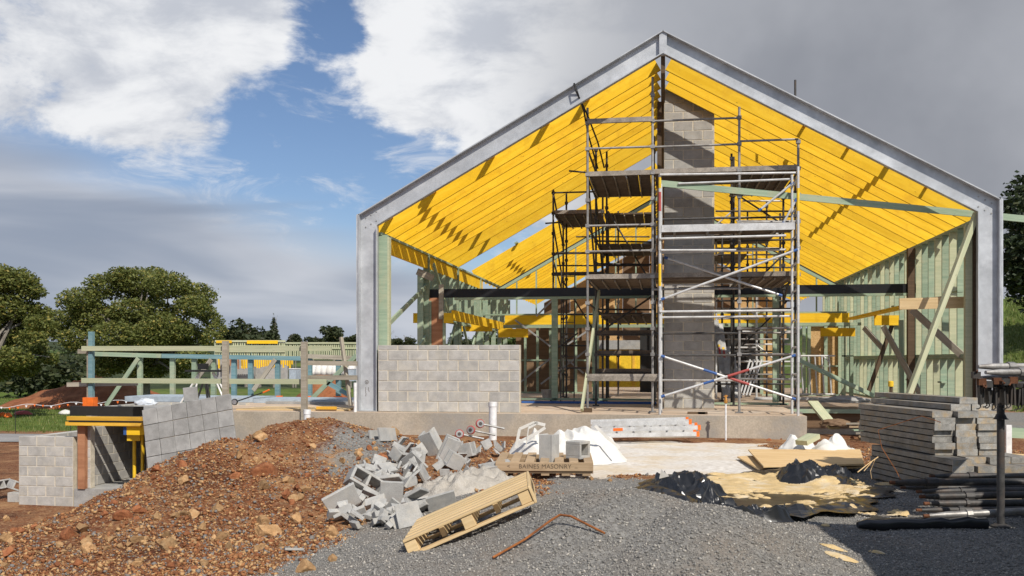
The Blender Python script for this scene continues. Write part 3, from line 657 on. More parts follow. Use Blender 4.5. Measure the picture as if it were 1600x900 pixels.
boxo('nogging', X(1190, 28), X(1312, 28), 27.96, 28.03, .82, .865, 'green', pb); boxo('bottom_plate', X(1190, 28), X(1312, 28), 27.95, 28.04, .003, .048, 'green', pb)
boxo('top_plate', X(1120, 28), X(1345, 28), 27.94, 28.05, 1.975, 2.06, 'green', pb)
for a, b in ((1190, 1222), (1264, 1287), (1288, 1309)): boxo('board', X(a, 28.1), X(b, 28.1), 28.06, 28.08, .05, 1.96, 'osb', pb)
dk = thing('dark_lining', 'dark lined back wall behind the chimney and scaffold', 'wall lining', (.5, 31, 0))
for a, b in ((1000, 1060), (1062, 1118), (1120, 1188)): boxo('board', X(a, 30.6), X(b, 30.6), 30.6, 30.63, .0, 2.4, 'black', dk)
fd = thing('door_frame', 'green framed opening at the back right corner of the hall', 'door frame', (4.75, 28, 0))
for px in (1318, 1330): xx = X(px, 28.0); boxo('jamb', xx - .05, xx + .05, 27.94, 28.04, 0, 1.97, 'green', fd)
boxo('head', X(1318, 28) - .05, X(1330, 28) + .05, 27.94, 28.04, 1.10, 1.15, 'green', fd)
rear_board = thing('gable_lining', 'board lined gable wall at the far end under the yellow rafters', 'wall lining', (0, 43.8, 2))
for i in range(9):
    x0 = -5.4 + i * 1.2; x1 = x0 + 1.19
    zt_ = lambda q: rb0 - PIT * abs(q) - .05
    poly = [(x0, 1.9), (x1, 1.9), (x1, zt_(x1))] + ([(0, zt_(0))] if x0 < 0 < x1 else []) + [(x0, zt_(x0))]
    MB().prism(poly, 43.8, 43.83).build('board', 'osb' if i % 3 else 'dark_ply', rear_board)
# ---------------------------------------------------------------- steel scaffold round the chimney
sc = thing('scaffold', 'tall dull steel scaffold with board decks standing round the block chimney', 'scaffold', (0, 19, 0))
LV = [.12 + .5025 * k for k in range(14)]
XA, XB, XC, XD, XE = -1.46, -.2, 1.44, 2.53, -2.68
def standard(x, y, z1, m='scaf', z0=.02):
    o = tube('standard', (x, y, z0 + .006), (x, y, z1), .0245, m, sc)
    for z in LV:
        if z0 + .3 < z < z1 - .02: boxo('rosette', x - .04, x + .04, y - .04, y + .04, z - .033, z + .033, m, o)
    boxo('base_plate', x - .07, x + .07, y - .07, y + .07, z0 - .018, z0 + .006, m, o)
def ledger(a, b, z, m='scaf', r=.021): return tube('ledger', (*a, z), (*b, z), r, m, sc)
def flat(a, b, z, m='board'): return beam('transom', (*a, z), (*b, z), .05, .09, m, sc)
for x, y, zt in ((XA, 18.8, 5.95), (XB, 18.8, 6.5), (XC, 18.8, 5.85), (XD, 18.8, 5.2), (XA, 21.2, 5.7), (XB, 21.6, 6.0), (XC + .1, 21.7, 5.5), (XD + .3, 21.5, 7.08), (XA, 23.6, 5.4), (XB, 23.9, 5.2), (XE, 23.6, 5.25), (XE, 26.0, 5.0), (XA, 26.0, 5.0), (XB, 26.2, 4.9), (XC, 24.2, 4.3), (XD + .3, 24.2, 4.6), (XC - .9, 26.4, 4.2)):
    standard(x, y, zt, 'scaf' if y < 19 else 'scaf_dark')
def deck(x0, x1, y0, y1, z, along='y', n=5):
    """boards side by side with stiffeners under them"""
    for i in range(n):
        if along == 'y':
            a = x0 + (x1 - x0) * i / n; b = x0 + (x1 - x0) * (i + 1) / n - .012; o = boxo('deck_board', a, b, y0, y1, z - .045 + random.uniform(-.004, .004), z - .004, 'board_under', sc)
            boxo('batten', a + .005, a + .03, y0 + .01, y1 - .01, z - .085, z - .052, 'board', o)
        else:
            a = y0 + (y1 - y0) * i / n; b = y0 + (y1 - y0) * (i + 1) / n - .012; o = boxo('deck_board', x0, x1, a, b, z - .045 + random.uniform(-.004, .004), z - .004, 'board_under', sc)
for z in (LV[9], LV[5]):
    deck(XA + .03, XB - .03, 18.85, 21.15, z); deck(XC + .03, XD - .03, 18.85, 21.4, z); deck(XB + .05, XC + .02, 18.85, 20.0, z - .012, 'x', 5)
    flat((XA, 18.8), (XB, 18.8), z + .01); flat((XB, 18.8), (XC, 18.8), z + .02); flat((XC, 18.8), (XD, 18.8), z + .02); flat((XA, 21.2), (XB, 21.2), z); flat((XC, 21.5), (XD, 21.5), z)
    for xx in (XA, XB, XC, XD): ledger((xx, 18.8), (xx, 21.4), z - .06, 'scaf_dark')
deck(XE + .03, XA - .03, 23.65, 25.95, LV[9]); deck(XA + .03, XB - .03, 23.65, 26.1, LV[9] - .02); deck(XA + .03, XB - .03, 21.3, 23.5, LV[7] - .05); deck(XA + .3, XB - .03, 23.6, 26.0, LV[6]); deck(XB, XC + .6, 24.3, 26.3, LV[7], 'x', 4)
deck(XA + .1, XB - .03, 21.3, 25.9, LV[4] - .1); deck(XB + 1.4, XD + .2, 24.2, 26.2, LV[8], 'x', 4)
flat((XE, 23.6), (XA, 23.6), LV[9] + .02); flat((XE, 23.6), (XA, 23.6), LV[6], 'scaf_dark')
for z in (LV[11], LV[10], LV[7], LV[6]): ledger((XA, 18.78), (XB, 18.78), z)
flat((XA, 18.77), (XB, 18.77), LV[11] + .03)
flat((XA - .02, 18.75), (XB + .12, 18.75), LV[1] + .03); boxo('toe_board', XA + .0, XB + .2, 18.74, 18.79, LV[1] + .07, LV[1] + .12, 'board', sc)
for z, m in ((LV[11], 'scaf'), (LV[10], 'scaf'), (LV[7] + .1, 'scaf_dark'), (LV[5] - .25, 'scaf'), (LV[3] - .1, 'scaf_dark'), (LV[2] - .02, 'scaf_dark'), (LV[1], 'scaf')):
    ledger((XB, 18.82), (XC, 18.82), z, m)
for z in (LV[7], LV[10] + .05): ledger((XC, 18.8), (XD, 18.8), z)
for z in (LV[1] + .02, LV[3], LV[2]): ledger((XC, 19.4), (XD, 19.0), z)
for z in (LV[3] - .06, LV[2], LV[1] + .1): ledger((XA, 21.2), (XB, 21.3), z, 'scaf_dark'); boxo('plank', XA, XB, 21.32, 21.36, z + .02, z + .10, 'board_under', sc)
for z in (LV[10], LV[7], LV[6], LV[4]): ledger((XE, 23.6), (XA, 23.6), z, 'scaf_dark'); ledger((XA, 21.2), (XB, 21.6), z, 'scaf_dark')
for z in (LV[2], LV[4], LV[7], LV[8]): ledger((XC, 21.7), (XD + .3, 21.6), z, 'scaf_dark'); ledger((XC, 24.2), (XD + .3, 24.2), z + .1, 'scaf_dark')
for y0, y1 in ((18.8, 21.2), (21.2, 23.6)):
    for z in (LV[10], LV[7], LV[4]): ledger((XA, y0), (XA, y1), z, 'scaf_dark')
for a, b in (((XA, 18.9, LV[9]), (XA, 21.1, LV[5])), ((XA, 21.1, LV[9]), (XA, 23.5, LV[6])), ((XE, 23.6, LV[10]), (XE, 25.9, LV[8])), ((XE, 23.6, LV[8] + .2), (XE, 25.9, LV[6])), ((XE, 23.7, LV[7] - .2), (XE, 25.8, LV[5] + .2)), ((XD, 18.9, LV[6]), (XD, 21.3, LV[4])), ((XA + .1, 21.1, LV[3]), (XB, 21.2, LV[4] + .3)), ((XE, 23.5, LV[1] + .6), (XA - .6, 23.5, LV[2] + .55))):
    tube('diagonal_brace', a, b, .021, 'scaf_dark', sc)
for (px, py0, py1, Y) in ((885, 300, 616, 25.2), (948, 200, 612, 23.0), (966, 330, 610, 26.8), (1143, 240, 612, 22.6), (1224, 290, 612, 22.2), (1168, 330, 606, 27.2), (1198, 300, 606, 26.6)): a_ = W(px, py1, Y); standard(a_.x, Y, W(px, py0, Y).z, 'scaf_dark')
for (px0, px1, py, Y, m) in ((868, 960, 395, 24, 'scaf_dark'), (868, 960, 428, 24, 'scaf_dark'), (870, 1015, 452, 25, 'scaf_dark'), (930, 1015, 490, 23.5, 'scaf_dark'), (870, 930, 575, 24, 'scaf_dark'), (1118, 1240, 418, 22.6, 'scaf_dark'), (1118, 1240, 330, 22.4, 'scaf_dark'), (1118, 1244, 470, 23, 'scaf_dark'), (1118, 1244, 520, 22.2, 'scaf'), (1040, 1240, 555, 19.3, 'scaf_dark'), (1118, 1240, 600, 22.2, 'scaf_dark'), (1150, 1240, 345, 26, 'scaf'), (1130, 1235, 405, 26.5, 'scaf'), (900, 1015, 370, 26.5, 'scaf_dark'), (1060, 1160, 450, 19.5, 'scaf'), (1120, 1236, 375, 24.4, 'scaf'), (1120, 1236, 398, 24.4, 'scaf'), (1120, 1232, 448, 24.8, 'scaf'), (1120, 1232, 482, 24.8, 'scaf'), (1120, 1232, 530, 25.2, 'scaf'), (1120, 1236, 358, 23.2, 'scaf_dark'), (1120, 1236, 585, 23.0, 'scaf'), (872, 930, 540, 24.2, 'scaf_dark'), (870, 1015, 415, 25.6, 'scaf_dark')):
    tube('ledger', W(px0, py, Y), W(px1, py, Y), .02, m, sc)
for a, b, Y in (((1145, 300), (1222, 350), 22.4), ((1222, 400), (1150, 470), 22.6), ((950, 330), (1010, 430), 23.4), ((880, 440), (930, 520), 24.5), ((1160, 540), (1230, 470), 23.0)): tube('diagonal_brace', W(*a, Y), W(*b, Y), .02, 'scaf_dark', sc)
tube('stub_tube', W(889, 267, 20.9), W(921, 270, 20.9), .02, 'scaf_dark', sc); tube('stub_tube', W(852, 349, 23.8), W(880, 347, 23.8), .02, 'scaf_dark', sc)
o = MB().tube([W(897, 130, 18.17), W(900, 142, 18.16), W(918, 180, 18.7), W(934, 222, 20), W(944, 262, 21)], .018, 5).build('tie_strap', 'black', sc)
MB().tube([W(897, 130, 18.17), W(912, 172, 18.5), W(919, 210, 19.2), W(934, 263, 20.8)], .018, 5).build('tie_strap', 'black', sc)
boxo('sole_block', X(909, 18.75), X(923, 18.75), 18.70, 18.86, -.0, .002 + .0, 'dark_wood', sc) if False else boxo('sole_block', XA - .10, XA + .10, 18.55, 18.68, .002, .08, 'dark_wood', sc)
ld = thing('scaffold_ladder', 'thin dark steel ladder hung inside the left of the scaffold', 'ladder', (-2.4, 24, 0))
for px in (876, 897): xx = X(px, 23.2); tube('stile', (xx, 23.2, .0), (xx, 23.4, 3.2), .015, 'scaf_dark', ld)
for i in range(11): z = .25 + .28 * i; tube('rung', (X(876, 23.2), 23.2 + z * .0625, z), (X(897, 23.2), 23.2 + z * .0625, z), .011, 'scaf_dark', ld, 6)

# ---------------------------------------------------------------- aluminium tower in front of it
tw = thing('mobile_tower', 'silver aluminium access tower with crossed braces at the front of the slab', 'access tower', (1.2, 18, 0))
TX0, TX1, TY0, TY1 = X(1031, 18.0), X(1247, 18.0), 18.0, 18.68
for x, y, z1 in ((TX0, TY0, 4.45), (TX1, TY0, 4.52), (TX0 + .02, TY1, 4.4), (TX1 - .02, TY1, 4.5)):
    o = tube('upright', (x, y, .003), (x, y, z1), .0255, 'alu', tw, 10)
    for z in (1.02, 2.05, 3.1): tube('collar', (x, y, z - .05), (x, y, z + .05), .030, 'alu', o, 10)
def band(x, y, za, zb, m): MB().tube([(x, y, za), (x, y, zb)], .0268, 10).build('colour_band', m, tw, smooth=True)
Zf = lambda py, px: W(px, py, TY0).z
band(TX0, TY0, Zf(447, 1031), Zf(412, 1031), 'yellow_paint'); band(TX0, TY0, Zf(330, 1031), Zf(300, 1031), 'red'); band(TX0, TY0, Zf(294, 1031), Zf(277, 1031), 'yellow_paint')
band(TX1, TY0, Zf(445, 1247), Zf(412, 1247), 'yellow_paint'); band(TX1, TY0, Zf(330, 1247), Zf(294, 1247), 'yellow_paint')
for x in (TX0, TX1):
    for z in (.35, .75, 1.25, 1.75, 2.3, 2.8, 3.3, 3.8, 4.3): tube('rung', (x, TY0, z), (x, TY1, z), .019, 'alu' if x == TX1 else 'scaf', tw)
def rail(pa, pb, y=TY0 - .03, r=.021, name='guard_rail'): return tube(name, W(*pa, y), W(*pb, y), r, 'alu', tw)
rail((1031, 273), (1243, 270)); rail((1060, 287), (1236, 280), TY1 + .03); rail((1031, 373), (1228, 368)); rail((1031, 395), (1228, 390), TY1 + .03); rail((1031, 487), (1236, 485)); rail((1031, 496), (1236, 494), TY1 + .03)
rail((1033, 391), (1150, 391)); 
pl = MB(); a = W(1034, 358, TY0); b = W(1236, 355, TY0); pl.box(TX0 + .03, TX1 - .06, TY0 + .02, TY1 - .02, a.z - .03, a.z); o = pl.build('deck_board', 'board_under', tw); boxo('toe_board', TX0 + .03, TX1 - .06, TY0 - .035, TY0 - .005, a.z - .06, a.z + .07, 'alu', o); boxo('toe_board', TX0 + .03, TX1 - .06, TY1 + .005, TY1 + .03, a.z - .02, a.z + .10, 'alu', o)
for i in range(4): xx = TX0 + .25 + i * .6; boxo('deck_rib', xx, xx + .04, TY0 + .0, TY1 - .02, a.z - .075, a.z - .032, 'scaf', o)
for pa, pb, y in (((1033, 468), (1246, 390), TY0 - .06), ((1038, 402), (1222, 462), TY1 + .06), ((1033, 556), (1243, 624), TY0 - .06), ((1033, 620), (1243, 555), TY0 - .1), ((1185, 330), (1240, 285), TY1), ((1222, 352), (1245, 310), TY1)):
    o = rail(pa, pb, y, .022, 'diagonal_brace')
    for (px, py) in (pa, pb):
        q = W(px, py, y); n = (W(*pb, y) - W(*pa, y)).normalized(); n = n if (px, py) == pa else -n
        MB().tube([q + n * .0, q + n * .07], .026, 8).build('blue_clip', 'blue', o, smooth=True)
for pa, pb, t0, t1, m in (((1033, 556), (1243, 624), .32, .42, 'blue'), ((1033, 556), (1243, 624), .50, .66, 'red'), ((1033, 620), (1243, 555), .32, .40, 'blue'), ((1033, 620), (1243, 555), .50, .66, 'red')):
    y = TY0 - .06 if pa[1] == 556 else TY0 - .1; q0, q1 = W(*pa, y), W(*pb, y)
    MB().tube([q0.lerp(q1, t0), q0.lerp(q1, t1)], .0235, 8).build('printed_band', m, tw, smooth=True)
# second aluminium tower deeper in the hall
t2 = thing('mobile_tower', 'second silver access tower seen through the scaffold to the right of the chimney', 'access tower', (2.2, 25.5, 0))
for px in (1119, 1182, 1224):
    tube('upright', (X(px, 25.5), 25.5, 0.003), (X(px, 25.5), 25.5, 4.4), .0255, 'alu', t2)
for py, pa, pb in ((314, 1160, 1225), (340, 1118, 1225), (365, 1118, 1225), (388, 1118, 1225), (432, 1140, 1222), (443, 1118, 1225), (498, 1118, 1186), (513, 1160, 1236), (518, 1160, 1236), (538, 1160, 1236), (543, 1120, 1186), (565, 1150, 1236)):
    tube('guard_rail', W(pa, py, 25.5), W(pb, py, 25.5), .022, 'alu', t2)
for a, b in (((1118, 352), (1150, 325)), ((1120, 398), (1180, 366)), ((1184, 496), (1166, 480)), ((1184, 540), (1210, 562)), ((1120, 430), (1150, 400))): tube('diagonal_brace', W(*a, 25.45), W(*b, 25.45), .02, 'alu', t2)
al = thing('aluminium_frame', 'silver ladder frame standing on end before the strand board', 'tower frame', (3.6, 25.0, 0))
for px in (1254, 1266, 1276, 1287, 1298): tube('upright', W(px - 3, 556, 25), W(px + 1, 616, 25), .02, 'alu', al)
for py in (556, 616): tube('rail', W(1250, py, 25), W(1305, py, 25), .022, 'alu', al)
tube('diagonal_brace', W(1286, 556, 25), W(1296, 566, 25), .018, 'alu', al); MB().box(X(1180, 25.2), X(1306, 25.2), 25.2, 25.5, .003, .06).build('base_channel', 'alu', al)
for i, px in enumerate((1120, 1127, 1134, 1141)):
    p0 = W(px + 14, 622, 23.2); p1 = W(px + (-2 if i < 2 else 2), 500 + 6 * i + (30 if i > 1 else 0), 23.8)
    q = thing('leaning_plank', ('grey aluminium plank leaning on the chimney, ' + ('nearest to the blocks', 'second from the blocks', 'third from the blocks', 'farthest from the blocks')[i]), 'plank', p0, 'planks leaning right of the chimney')
    beam('plank_body', p0, p1, .03, .13, 'galv_dull', q, (1, 0, 0)); d_ = (p1 - p0)
    if i < 2: beam('red_label', p0 + d_ * .54 + Vector((0, -.02, 0)), p0 + d_ * .64 + Vector((0, -.02, 0)), .012, .05, 'red', q, (1, 0, 0)); beam('yellow_label', p0 + d_ * .65 + Vector((0, -.02, 0)), p0 + d_ * .68 + Vector((0, -.02, 0)), .012, .05, 'yellow_paint', q, (1, 0, 0))
for i in range(4):
    p0 = W(1156 + 5 * i, 618, 24.6); p1 = W(1172 + 6 * i, 562, 25.0)
    o = tube('leaning_tube', p0, p1, .024, 'alu'); tag(o, 'silver tube leaning in a bundle right of the leaning planks', 'tube', 'tubes leaning together behind the tower')
# ---------------------------------------------------------------- foreground: rocks, rubble, pallets, tarpaulin, planks, tubes
def rock_mesh(seed, mat):
    bm = bmesh.new(); bmesh.ops.create_icosphere(bm, subdivisions=3, radius=.5)
    o = Vector((seed * 3.7, seed * 1.3, 0)); rnd = random.Random(seed); cuts = [(Vector((rnd.uniform(-1, 1), rnd.uniform(-1, 1), rnd.uniform(-.6, 1))).normalized(), rnd.uniform(.17, .34)) for _ in range(11)]
    for v in bm.verts:
        v.co += v.normal * .16 * mnoise.noise(v.co * 2.2 + o)
        for n, d in cuts:
            e = v.co.dot(n) - d
            if e > 0: v.co -= n * e
        v.co += v.normal * .03 * mnoise.noise(v.co * 7 + o); v.co.z *= .72; v.co.y *= .85
    me = bpy.data.meshes.new('rock'); bm.to_mesh(me); bm.free(); me.materials.append(M[mat]); return me
ROCKS = [rock_mesh(i + 1, 'rock' if i % 3 else 'rock_red') for i in range(8)]
def rock(px, py, size, i, label, group=None, sink=.22):
    p = GH(px, py); o = bpy.data.objects.new('rock', ROCKS[i % 8]); s = size
    m = Matrix.Translation((p.x, p.y, p.z + s * (.36 - sink))) @ Matrix.Rotation(random.uniform(0, 6.28), 4, 'Z') @ Matrix.Rotation(random.uniform(-.4, .4), 4, 'X') @ Matrix.Scale(s, 4)
    link(o, None, m); tag(o, label, 'rock', group); return o
random.seed(21)
for px, py, s, i, lab in ((418, 740, .36, 3, 'large brown grey boulder near the crest of the soil heap'), (418, 838, .27, 1, 'orange tan rock at the toe of the heap, before the rubble'), (521, 836, .22, 4, 'orange tan rock touching the left edge of the rubble'), (722, 734, .17, 1, 'rounded orange rock between gravel and grey rubble, largest there'), (688, 738, .13, 2, 'small orange rock left of the rounded orange rock'),
        (340, 799, .22, 5, 'tan flat topped rock halfway down the soil heap'), (345, 842, .20, 2, 'broken tan rock low on the soil heap'), (286, 755, .22, 4, 'tan rock high on the left shoulder of the heap'), (405, 688, .26, 7, 'tan rock beside the slab face at the top of the heap'), (478, 893, .20, 2, 'orange rock in the grey gravel at the bottom edge'), (520, 877, .13, 4, 'small tan rock in the gravel left of the pallet'),
        (1165, 683, .26, 6, 'brown rock resting against the slab foot at right'), (560, 712, .20, 5, 'flat orange rock on the grey flank of the heap'), (536, 722, .16, 1, 'dark orange rock beside the flat orange one'), (618, 680, .30, 4, 'pale broken rock behind the grey channel block'), (925, 750, .10, 2, 'small tan rock on gravel by the lettered pallet'), (952, 752, .09, 4, 'small pale rock on gravel, right of the lettered pallet')):
    rock(px, py, s, i, lab)
n = 0
while n < 175:
    px = random.uniform(0, 640); py = random.uniform(655, 895)
    top = np.interp(px, [0, 130, 225, 300, 400, 450, 520, 600, 640], [800, 795, 738, 704, 678, 664, 664, 690, 700]); bot = np.interp(px, [0, 350, 480, 560, 640], [895, 890, 850, 740, 715])
    if not top + 4 < py < bot: continue
    p = GH(px, py); w = float(vnoise(np.array(p.x * 1.6), np.array(p.y * 1.6), 5))
    if random.random() > .35 + .9 * w * w * 1.6: continue
    s = min(.17, .055 * (1 - random.random()) ** -.45)
    rock(px, py, s * 1.25, n, '%s %s rock %s the soil heap, %s' % ('small' if s < .07 else 'fist sized' if s < .10 else 'large', 'tan' if n % 8 % 3 else 'rusty', 'near the crest of' if py < top + 45 else 'at the toe of' if py > bot - 35 else 'midway down', 'at the left end' if px < 130 else 'left of its middle' if px < 290 else 'right of its middle' if px < 440 else 'at the right end'), 'rocks in the soil heap', .18); n += 1
for i in range(26):
    px = random.uniform(640, 800); py = random.uniform(684, 712); rock(px, py, random.uniform(.06, .14), i, 'tan rock on the dirt strip before the low block wall', 'rocks along the slab')
for i in range(12): rock(random.uniform(1170, 1360), random.uniform(672, 690), random.uniform(.06, .16), i, 'brown rock in the dirt at the slab end on the right', 'rocks by the slab end')

# --- concrete block shapes
def hollow_block(cores=2, L=.39, B=.19, Hh=.19, t=.032):
    bm = bmesh.new(); mb = MB(); xs = [-L / 2]; web = t; w = (L - web * (cores + 1)) / cores
    mb.box(-L / 2, L / 2, -B / 2, -B / 2 + t, -Hh / 2, Hh / 2); mb.box(-L / 2, L / 2, B / 2 - t, B / 2, -Hh / 2, Hh / 2)
    for i in range(cores + 1): x0 = -L / 2 + i * (w + web); mb.box(x0, x0 + web, -B / 2 + t, B / 2 - t, -Hh / 2, Hh / 2)
    return mb
def channel_block(L=.39, B=.19, Hh=.19, t=.034):
    return MB().box(-L / 2, L / 2, -B / 2, -B / 2 + t, -Hh / 2, Hh / 2).box(-L / 2, L / 2, B / 2 - t, B / 2, -Hh / 2, Hh / 2).box(-L / 2, L / 2, -B / 2 + t, B / 2 - t, -Hh / 2, -Hh / 2 + t)
def tee_block(): return MB().box(-.195, .195, -.095, .095, .06, .095).box(-.05, .05, -.018, .018, -.095, .06).box(-.13, .13, -.02, .02, -.095, -.06)
def chip(seed, L, B, t):
    r = random.Random(seed); n = r.randint(4, 5); pts = []
    base = [(-L / 2, -B / 2), (L / 2, -B / 2), (L / 2, B / 2), (-L / 2, B / 2)]
    for x, z in base: pts.append((x * r.uniform(.7, 1.05), z * r.uniform(.65, 1.05)))
    if n == 5: pts.insert(2, (pts[1][0] * r.uniform(1.0, 1.15), r.uniform(-.2, .2) * B))
    return MB().prism(pts, -t / 2, t / 2)
def bevelled(mb, name, mat, b=.004):
    me = mb.mesh(name, mat); bm = bmesh.new(); bm.from_mesh(me); bmesh.ops.bevel(bm, geom=list(bm.edges), offset=b, segments=1, affect='EDGES'); bm.to_mesh(me); bm.free(); return me
SH = {'hollow': bevelled(hollow_block(2), 'hollow', 'rubble'), 'single': bevelled(hollow_block(1, .20, .19, .19), 'single', 'rubble'), 'channel': bevelled(channel_block(), 'channel', 'rubble'), 'half_channel': bevelled(channel_block(.2), 'half_channel', 'rubble'), 'tee': bevelled(tee_block(), 'tee', 'rubble'),
      'brick': bevelled(MB().box(-.115, .115, -.05, .05, -.032, .032), 'brick', 'rubble'), 'half': bevelled(MB().box(-.06, .06, -.05, .05, -.035, .035), 'half', 'rubble'), 'slab': bevelled(MB().box(-.195, .195, -.02, .02, -.13, .13), 'slab', 'rubble'), 'tile': bevelled(MB().box(-.10, .10, -.02, .02, -.10, .10), 'tile', 'rubble')}
for i in range(6): SH['chip%d' % i] = bevelled(chip(i + 40, .30, .22, .035), 'chip', 'rubble')
def piece(shape, px, py, lift, rx, ry, rz, label, name='concrete_block', group=None, s=1.0):
    """set on the ground under the pixel, raised by lift, angles in degrees in the camera's frame"""
    p = GH(px, py); o = bpy.data.objects.new(name, SH[shape])
    R = Matrix.Rotation(TH, 4, 'Z') @ Matrix.Rotation(math.radians(rz), 4, 'Z') @ Matrix.Rotation(math.radians(ry), 4, 'Y') @ Matrix.Rotation(math.radians(rx), 4, 'X')
    link(o, None, Matrix.Translation((p.x, p.y, p.z + lift)) @ R @ Matrix.Scale(s, 4)); tag(o, label, 'block', group); return o
piece('hollow', 570, 778, .16, 62, 32, 20, 'hollow two core block standing askew at the left of the rubble')
piece('chip0', 535, 800, .13, 20, -28, 10, 'large broken slab leaning at the far left of the rubble', 'block_fragment', None, 1.25)
piece('chip3', 605, 775, .16, 55, -10, -12, 'broad flat fragment lying right of the hollow block', 'block_fragment', None, 1.2)
piece('channel', 598, 690, .08, -15, 4, 62, 'grey channel block lying alone by the slab, open side up')
piece('channel', 676, 712, .15, -50, 62, 20, 'channel block standing on end at the back of the rubble, leftmost')
piece('channel', 700, 722, .14, 25, -65, -12, 'channel block standing on end right behind the first')
piece('half_channel', 710, 735, .12, 10, 28, 25, 'tilted open channel block in the middle of the rubble')
piece('tee', 775, 745, .07, 10, -8, 18, 'tee shaped block with a flat top near the lettered pallet')
piece('tile', 612, 790, .13, 8, 3, 0, 'square upright tile in the middle of the rubble', 'block_tile', None, 1.15)
piece('tile', 638, 824, .11, -10, -12, 8, 'square pale tile at the front of the rubble, beside the pallet', 'block_tile', None, 1.05)
piece('half_channel', 655, 800, .10, 60, 15, 70, 'upended channel piece just left of the raised pallet')
piece('slab', 690, 795, .06, 25, -15, 8, 'long flat slab slipping under the raised pallet', 'concrete_block', None, .7)
piece('half_channel', 730, 715, .10, 0, -15, -20, 'small open channel piece at the back right of the rubble')
piece('chip2', 645, 745, .17, 30, 50, 10, 'curved edged fragment poking up in the rubble', 'block_fragment', None, 1.1)
random.seed(5)
for i in range(105):
    t = random.random(); px = random.uniform(525, 665); lo = np.interp(px, [525, 570, 620, 665], [800, 740, 712, 705]); hi = np.interp(px, [525, 600, 665], [828, 832, 822]); py = random.uniform(lo, hi)
    front = py > 780
    sh = random.choice(['brick', 'brick', 'half', 'tile', 'half'] if front else ['chip1', 'chip4', 'chip5', 'brick', 'half_channel', 'tile', 'brick', 'chip2', 'half'])
    lab = {'b': 'small grey brick in the rubble heap', 'h': 'short grey block piece in the rubble heap', 't': 'thin square tile in the rubble heap', 'c': 'broken grey block fragment in the rubble heap', 's': 'long thin slab in the rubble heap'}[sh[0]]
    lab += (', far left side', ', left of its middle', ', right of its middle', ', right side by the mortar')[min(3, int((px - 525) / 35))] + (', at the front' if front else ', at the back')
    piece(sh, px, py, random.uniform(.03, .10) if front else random.uniform(.04, .17), random.uniform(-70, 70), random.uniform(-40, 40), random.uniform(0, 180), lab, 'rubble_piece', 'broken blocks tipped in a heap', random.uniform(.55, .9))
for i in range(22):
    px = random.uniform(665, 790); py = random.uniform(695, 770)
    piece(random.choice(['chip1', 'chip4', 'chip5', 'half', 'tile']), px, py, random.uniform(.02, .08), random.uniform(-60, 60), random.uniform(-40, 40), random.uniform(0, 180), 'grey block fragment among the dried mortar', 'rubble_piece', 'broken blocks in the mortar', random.uniform(.4, .85))
piece('chip4', 460, 862, .02, 80, 5, 20, 'pale stone chip lying alone on the gravel at the heap toe', 'block_fragment', None, .6)
# dried mortar dumped in the rubble
mc = GH(728, 765); N = 46; u = np.linspace(-1, 1, N); MU, MV = np.meshgrid(u, u); rr = np.clip(1 - (MU ** 2 + MV ** 2), 0, 1)
mx = mc.x + MU * .62 + .12 * MV; my = mc.y + MV * .95; mz = H(mx, my) - .04 + rr ** .6 * (.17 + .26 * np.abs(fbm(mx * 5, my * 5, 14, 5)) * 2 + .10 * fbm(mx * 16, my * 16, 4))
ii = np.arange(N * N).reshape(N, N); F4 = np.stack([ii[:-1, :-1], ii[:-1, 1:], ii[1:, 1:], ii[1:, :-1]], -1).reshape(-1, 4)
tag(np_mesh('mortar_heap', np.stack([mx, my, mz], -1).reshape(-1, 3), F4, 'mortar_dry'), 'lumpy dried grey mortar dumped between the rubble and the raised pallet', 'mortar')

# --- pallets
def pallet(mw, label, mat, letters):
    t = bpy.data.objects.new('pallet', None); link(t, None, mw); tag(t, label, 'pallet')
    def part(name, x0, x1, y0, y1, z0, z1): m = mw @ Matrix.Translation(((x0 + x1) / 2, (y0 + y1) / 2, (z0 + z1) / 2)); return link(bpy.data.objects.new(name, box_mesh(x1 - x0, y1 - y0, z1 - z0, mat, .003)), t, m)
    Lx, Ly = 1.12, 1.08
    return t, part, Lx, Ly
def writing(parent, mw, text, size, mat='ink'):
    c = bpy.data.curves.new('lettering', 'FONT'); c.body = text; c.size = size; c.extrude = .0004; c.align_x = 'CENTER'; c.align_y = 'CENTER'; c.space_character = 1.06
    c.materials.append(M[mat]); tmp = bpy.data.objects.new('lettering', c); me = bpy.data.meshes.new_from_object(tmp); bpy.data.objects.remove(tmp); return link(bpy.data.objects.new('lettering', me), parent, mw)
# raised pallet on the flank of the gravel heap: bearers along its length, boards across
pA = CAMP(-.757, 7.1, -.447); pB = CAMP(.166, 7.1, -.045)
ax = (pB - pA).normalized(); ayv = (FV * .97 + RV * .10 + UP * .03); az = ax.cross(ayv).normalized(); ay = az.cross(ax).normalized()
mw = Matrix((ax, ay, az)).transposed().to_4x4(); mw.translation = pA
t, part, Lx, Ly = pallet(mw, 'clean new wooden pallet tilted on the side of the gravel heap', 'pallet', True)
Lx = (pB - pA).length
for i in range(7):                                          # top boards run along the length, as seen
    y0 = i * .158; part('deck_board', 0, Lx, y0, y0 + .10, .118, .138)
for i in range(3): x0 = (0, Lx / 2 - .045, Lx - .09)[i]; part('bearer', x0, x0 + .09, 0.012, 1.04, .022, .116)
for i in range(2): x0 = (Lx * .28, Lx * .72)[i]; part('bearer', x0 - .02, x0 + .02, .15, 1.04, .022, .116)
for i in range(3): y0 = (0, .48, .95)[i]; part('base_board', 0, Lx, y0, y0 + .10, 0, .020)
part('end_board', Lx + .002, Lx + .022, 0, 1.05, .0, .136)
